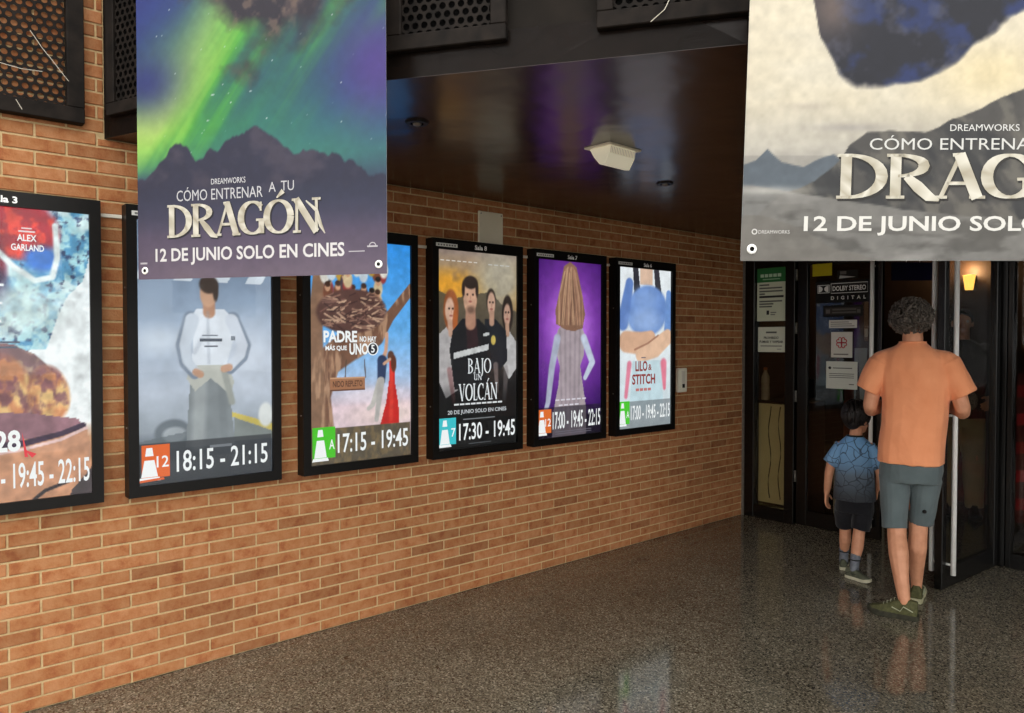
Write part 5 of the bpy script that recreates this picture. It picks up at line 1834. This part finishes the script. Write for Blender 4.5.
def boy_shirt_mat():
    m, nt, b, o = new_mat('blue_web_print')
    tc = nt.nodes.new('ShaderNodeTexCoord')
    sp = nt.nodes.new('ShaderNodeSeparateXYZ'); nt.links.new(tc.outputs['Object'], sp.inputs[0])
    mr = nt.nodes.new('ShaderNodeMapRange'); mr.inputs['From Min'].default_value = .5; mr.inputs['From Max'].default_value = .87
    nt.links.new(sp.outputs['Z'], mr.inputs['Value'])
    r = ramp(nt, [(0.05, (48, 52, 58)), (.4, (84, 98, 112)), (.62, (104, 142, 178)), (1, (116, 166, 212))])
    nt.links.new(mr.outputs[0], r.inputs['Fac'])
    v = nt.nodes.new('ShaderNodeTexVoronoi'); v.feature = 'DISTANCE_TO_EDGE'; v.inputs['Scale'].default_value = 19
    n = nt.nodes.new('ShaderNodeTexNoise'); n.inputs['Scale'].default_value = 6
    ad = nt.nodes.new('ShaderNodeMix'); ad.data_type = 'RGBA'; ad.inputs['Factor'].default_value = .12
    nt.links.new(tc.outputs['Object'], n.inputs['Vector'])
    nt.links.new(tc.outputs['Object'], ad.inputs['A']); nt.links.new(n.outputs['Color'], ad.inputs['B'])
    nt.links.new(ad.outputs['Result'], v.inputs['Vector'])
    r2 = ramp(nt, [(0.0, (255, 255, 255)), (.018, (255, 255, 255)), (.05, (0, 0, 0))])
    nt.links.new(v.outputs['Distance'], r2.inputs['Fac'])
    # print covers the trunk only, stronger towards the hem
    ax = nt.nodes.new('ShaderNodeMath'); ax.operation = 'ABSOLUTE'; nt.links.new(sp.outputs['X'], ax.inputs[0])
    lt = nt.nodes.new('ShaderNodeMath'); lt.operation = 'LESS_THAN'; lt.inputs[1].default_value = .5; nt.links.new(ax.outputs[0], lt.inputs[0])
    mu = nt.nodes.new('ShaderNodeMath'); mu.operation = 'MULTIPLY'; nt.links.new(r2.outputs['Color'], mu.inputs[0]); nt.links.new(lt.outputs[0], mu.inputs[1])
    mu2 = nt.nodes.new('ShaderNodeMath'); mu2.operation = 'MULTIPLY'; mu2.inputs[1].default_value = .8; nt.links.new(mu.outputs[0], mu2.inputs[0])
    # sleeves stay light blue
    sl = nt.nodes.new('ShaderNodeMix'); sl.data_type = 'RGBA'; nt.links.new(lt.outputs[0], sl.inputs['Factor']); sl.inputs['A'].default_value = L4((98, 148, 196)); nt.links.new(r.outputs['Color'], sl.inputs['B'])
    mx = nt.nodes.new('ShaderNodeMix'); mx.data_type = 'RGBA'
    nt.links.new(mu2.outputs[0], mx.inputs['Factor']); nt.links.new(sl.outputs['Result'], mx.inputs['A']); mx.inputs['B'].default_value = L4((26, 30, 38))
    nt.links.new(mx.outputs['Result'], b.inputs['Base Color'])
    b.inputs['Roughness'].default_value = .75
    return m


bm = bmesh.new()
stack(bm, [(0, 0, .485, .135, .1), (0, 0, .6, .126, .095), (0, 0, .72, .12, .09), (0, 0, .8, .124, .084), (0, 0, .845, .105, .07), (0, .003, .88, .062, .05), (0, .004, .893, .05, .046)], p=2.3)
tubehull(bm, (-.075, 0, .822), .054, (-.158, -.004, .705), .05)
tubehull(bm, (.075, 0, .822), .054, (.158, -.004, .705), .05)
skinned('t_shirt', bm, boy_shirt_mat(), boy, .0045, 3, folds(.004, 11, 4, 8))
bm = bmesh.new()
add_tube(bm, [Vector((.05 * math.cos(a), .004 + .046 * math.sin(a), .892)) for a in np.linspace(0, 2 * math.pi, 25)], .006, 6, False)
bm_obj('collar', bm, M['black'], boy, smooth=True)
bm = bmesh.new()
stack(bm, [(0, 0, .53, .118, .09), (0, 0, .45, .122, .096), (0, .005, .41, .122, .096)], p=2.3)
tubehull(bm, (-.058, .02, .44), .068, (-.056, .07, .30), .06)
tubehull(bm, (.056, -.005, .44), .068, (.036, -.03, .30), .06)
M['blackcloth'] = cloth_mat('black_jersey', (22, 22, 26), (32, 32, 36), .3, 8)
skinned('shorts', bm, M['blackcloth'], boy, .0048, 3, folds(.004, 10, 5, 1))
M['sock'] = noise_mat('grey_sock', (92, 96, 104), (120, 124, 132), 60, .9, .1)
for a, b in (((-.058, .105, .14), (-.06, .122, .06)), ((.008, -.062, .14), (.0, -.078, .06))):
    bm = bmesh.new(); limb(bm, [(a, .034), ((Vector(a) + Vector(b)) / 2, .03), (b, .031)])
    so = skinned('sock', bm, M['sock'], boy, .0045, 2)
    bm = bmesh.new(); t = (Vector(a) - Vector(b)).normalized()
    c = Vector(a) - t * .02
    add_tube(bm, [c + Vector((math.cos(q) * .0335, math.sin(q) * .0335, 0)) for q in np.linspace(0, 2 * math.pi, 19)], .004, 5, False)
    bm_obj('sock_band', bm, M['blackcloth'], so)
M['greyshoe'] = noise_mat('grey_green_shoe', (66, 70, 56), (94, 96, 80), 50, .8, .2)
M['palesole2'] = noise_mat('off_white_sole', (176, 172, 148), (196, 192, 168), 30, .8, .2)
shoe(boy, (-.065, .075, 0), (-.05, .26, 0), .72, M['greyshoe'], M['palesole2'], M['black'], (-.052, .06, .07))
shoe(boy, (-.05, -.055, 0), (.1, -.15, 0), .72, M['greyshoe'], M['palesole2'], M['black'], (.035, -.05, .07))
M['boyhair'] = noise_mat('black_brown_hair', (20, 16, 15), (36, 29, 26), 60, .5, .4)
bm = bmesh.new()
hm = Matrix.Rotation(-.75, 3, 'Z')
hc = BP_(0, -.012, .032)
hp = [p for p in sph(hc, (.084, .098, .092), hm)]
inv = hm.inverted()
keep = []
for p in hp:
    q = inv @ (p - hc)
    if q.y > .03 and q.z < .02: continue
    keep.append(p)
hull(bm, keep)
hull(bm, sph(BP_(0, -.05, -.02), (.06, .045, .05), hm))
hb = skinned('hair', bm, M['boyhair'], boy, .005, 4, lambda p: .004 * mnoise.noise(Vector((p.x * 60, p.y * 60, p.z * 12))))
bm = bmesh.new()
rg = random.Random(9)
for i in range(260):
    d = Vector((rg.gauss(0, 1), rg.gauss(0, 1), abs(rg.gauss(0, 1)) + .05)).normalized()
    pts = []
    for t in range(5):
        dd = Vector((d.x, d.y, d.z - t * .28)).normalized()
        if dd.y > .55 and dd.z < .25: break
        pts.append(hc + hm @ Vector((dd.x * .087, dd.y * .1, dd.z * .095)))
    if len(pts) > 2: add_tube(bm, pts, [.004] * (len(pts) - 1) + [.001], 4)
hs = bm_obj('hair_strands', bm, M['boyhair'], hb, smooth=True); hs['kind'] = 'stuff'

# ---------------------------------------------------------------- person inside the lobby
lp = depth_pt(962, 6.35)
per = empty('person', (lp.x, lp.y, 0), YAW + math.pi - .55)
tag(per, 'dim person in khaki trousers and dark jacket inside, seen through the open glass door', 'person')
bm = bmesh.new()
stack(bm, [(0, 0, .82, .15, .11), (0, 0, .98, .145, .10), (0, 0, 1.15, .155, .105), (0, 0, 1.3, .165, .105), (0, 0, 1.4, .16, .09), (0, 0, 1.47, .09, .065)])
limb(bm, [((0, 0, 1.46), .06), ((0, .012, 1.58), .055)])
LP_ = head(bm, (0, .02, 1.645), .1, .98)
for s in (-1, 1):
    limb(bm, [((s * .085, 0, .88), .088), ((s * .1, .03, .5), .057), ((s * .1, -.0, .35), .056), ((s * .1, 0, .1), .035), ((s * .1, .01, .06), .033)])
    limb(bm, [((s * .1, .0, .05), .033), ((s * .115, .14, .035), .024)])
limb(bm, [((.17, 0, 1.41), .06), ((.215, -.02, 1.14), .044), ((.225, .08, .92), .028)])
hand(bm, (.225, .08, .92), (0, .3, -.95), (-.4, .85, .2), (-.9, -.3, 0), 1, .4)
limb(bm, [((-.17, 0, 1.41), .06), ((-.23, -.04, 1.14), .044), ((-.2, .16, 1.0), .028)])
hand(bm, (-.2, .16, 1.0), (.1, .9, -.3), (.3, .2, .9), (.8, .1, -.2), 1, .5)
skinned('body', bm, M['skin'], per, .0055, 3)
face_bits(LP_, .98, per)
bm = bmesh.new()
stack(bm, [(0, 0, .84, .185, .14), (0, 0, 1.0, .178, .13), (0, 0, 1.2, .19, .132), (0, 0, 1.34, .198, .125), (0, 0, 1.43, .17, .1), (0, .004, 1.5, .08, .07)], p=2.3)
limb(bm, [((.165, 0, 1.40), .074), ((.222, -.02, 1.14), .058), ((.226, .06, .96), .042)])
limb(bm, [((-.165, 0, 1.40), .074), ((-.235, -.04, 1.14), .058), ((-.208, .12, 1.02), .042)])
skinned('jacket', bm, cloth_mat('dark_jacket_cloth', (26, 24, 24), (38, 35, 34), .3, 6), per, .006, 3, folds(.005))
bm = bmesh.new()
stack(bm, [(0, 0, .93, .165, .125), (0, 0, .82, .178, .135), (0, 0, .76, .178, .13)])
for s in (-1, 1): tubehull(bm, (s * .085, 0, .8), .098, (s * .105, .0, .07), .07)
skinned('trousers', bm, cloth_mat('khaki_twill', (150, 138, 104), (170, 156, 120), .3, 6), per, .006, 3, folds(.005, 8, 3, 5))
for s in (-1, 1): shoe(per, (s * .095, -.05, 0), (s * .125, .225, 0), 1.05, M['black'], M['black'], M['black'], (s * .1, 0, .1))
bm = bmesh.new(); hc = LP_(0, -.012, .035)
hull(bm, [p for p in sph(hc, (.085, .1, .09)) if not (p.y > hc.y + .03 and p.z < hc.z + .02)])
skinned('hair', bm, M['boyhair'], per, .006, 3)
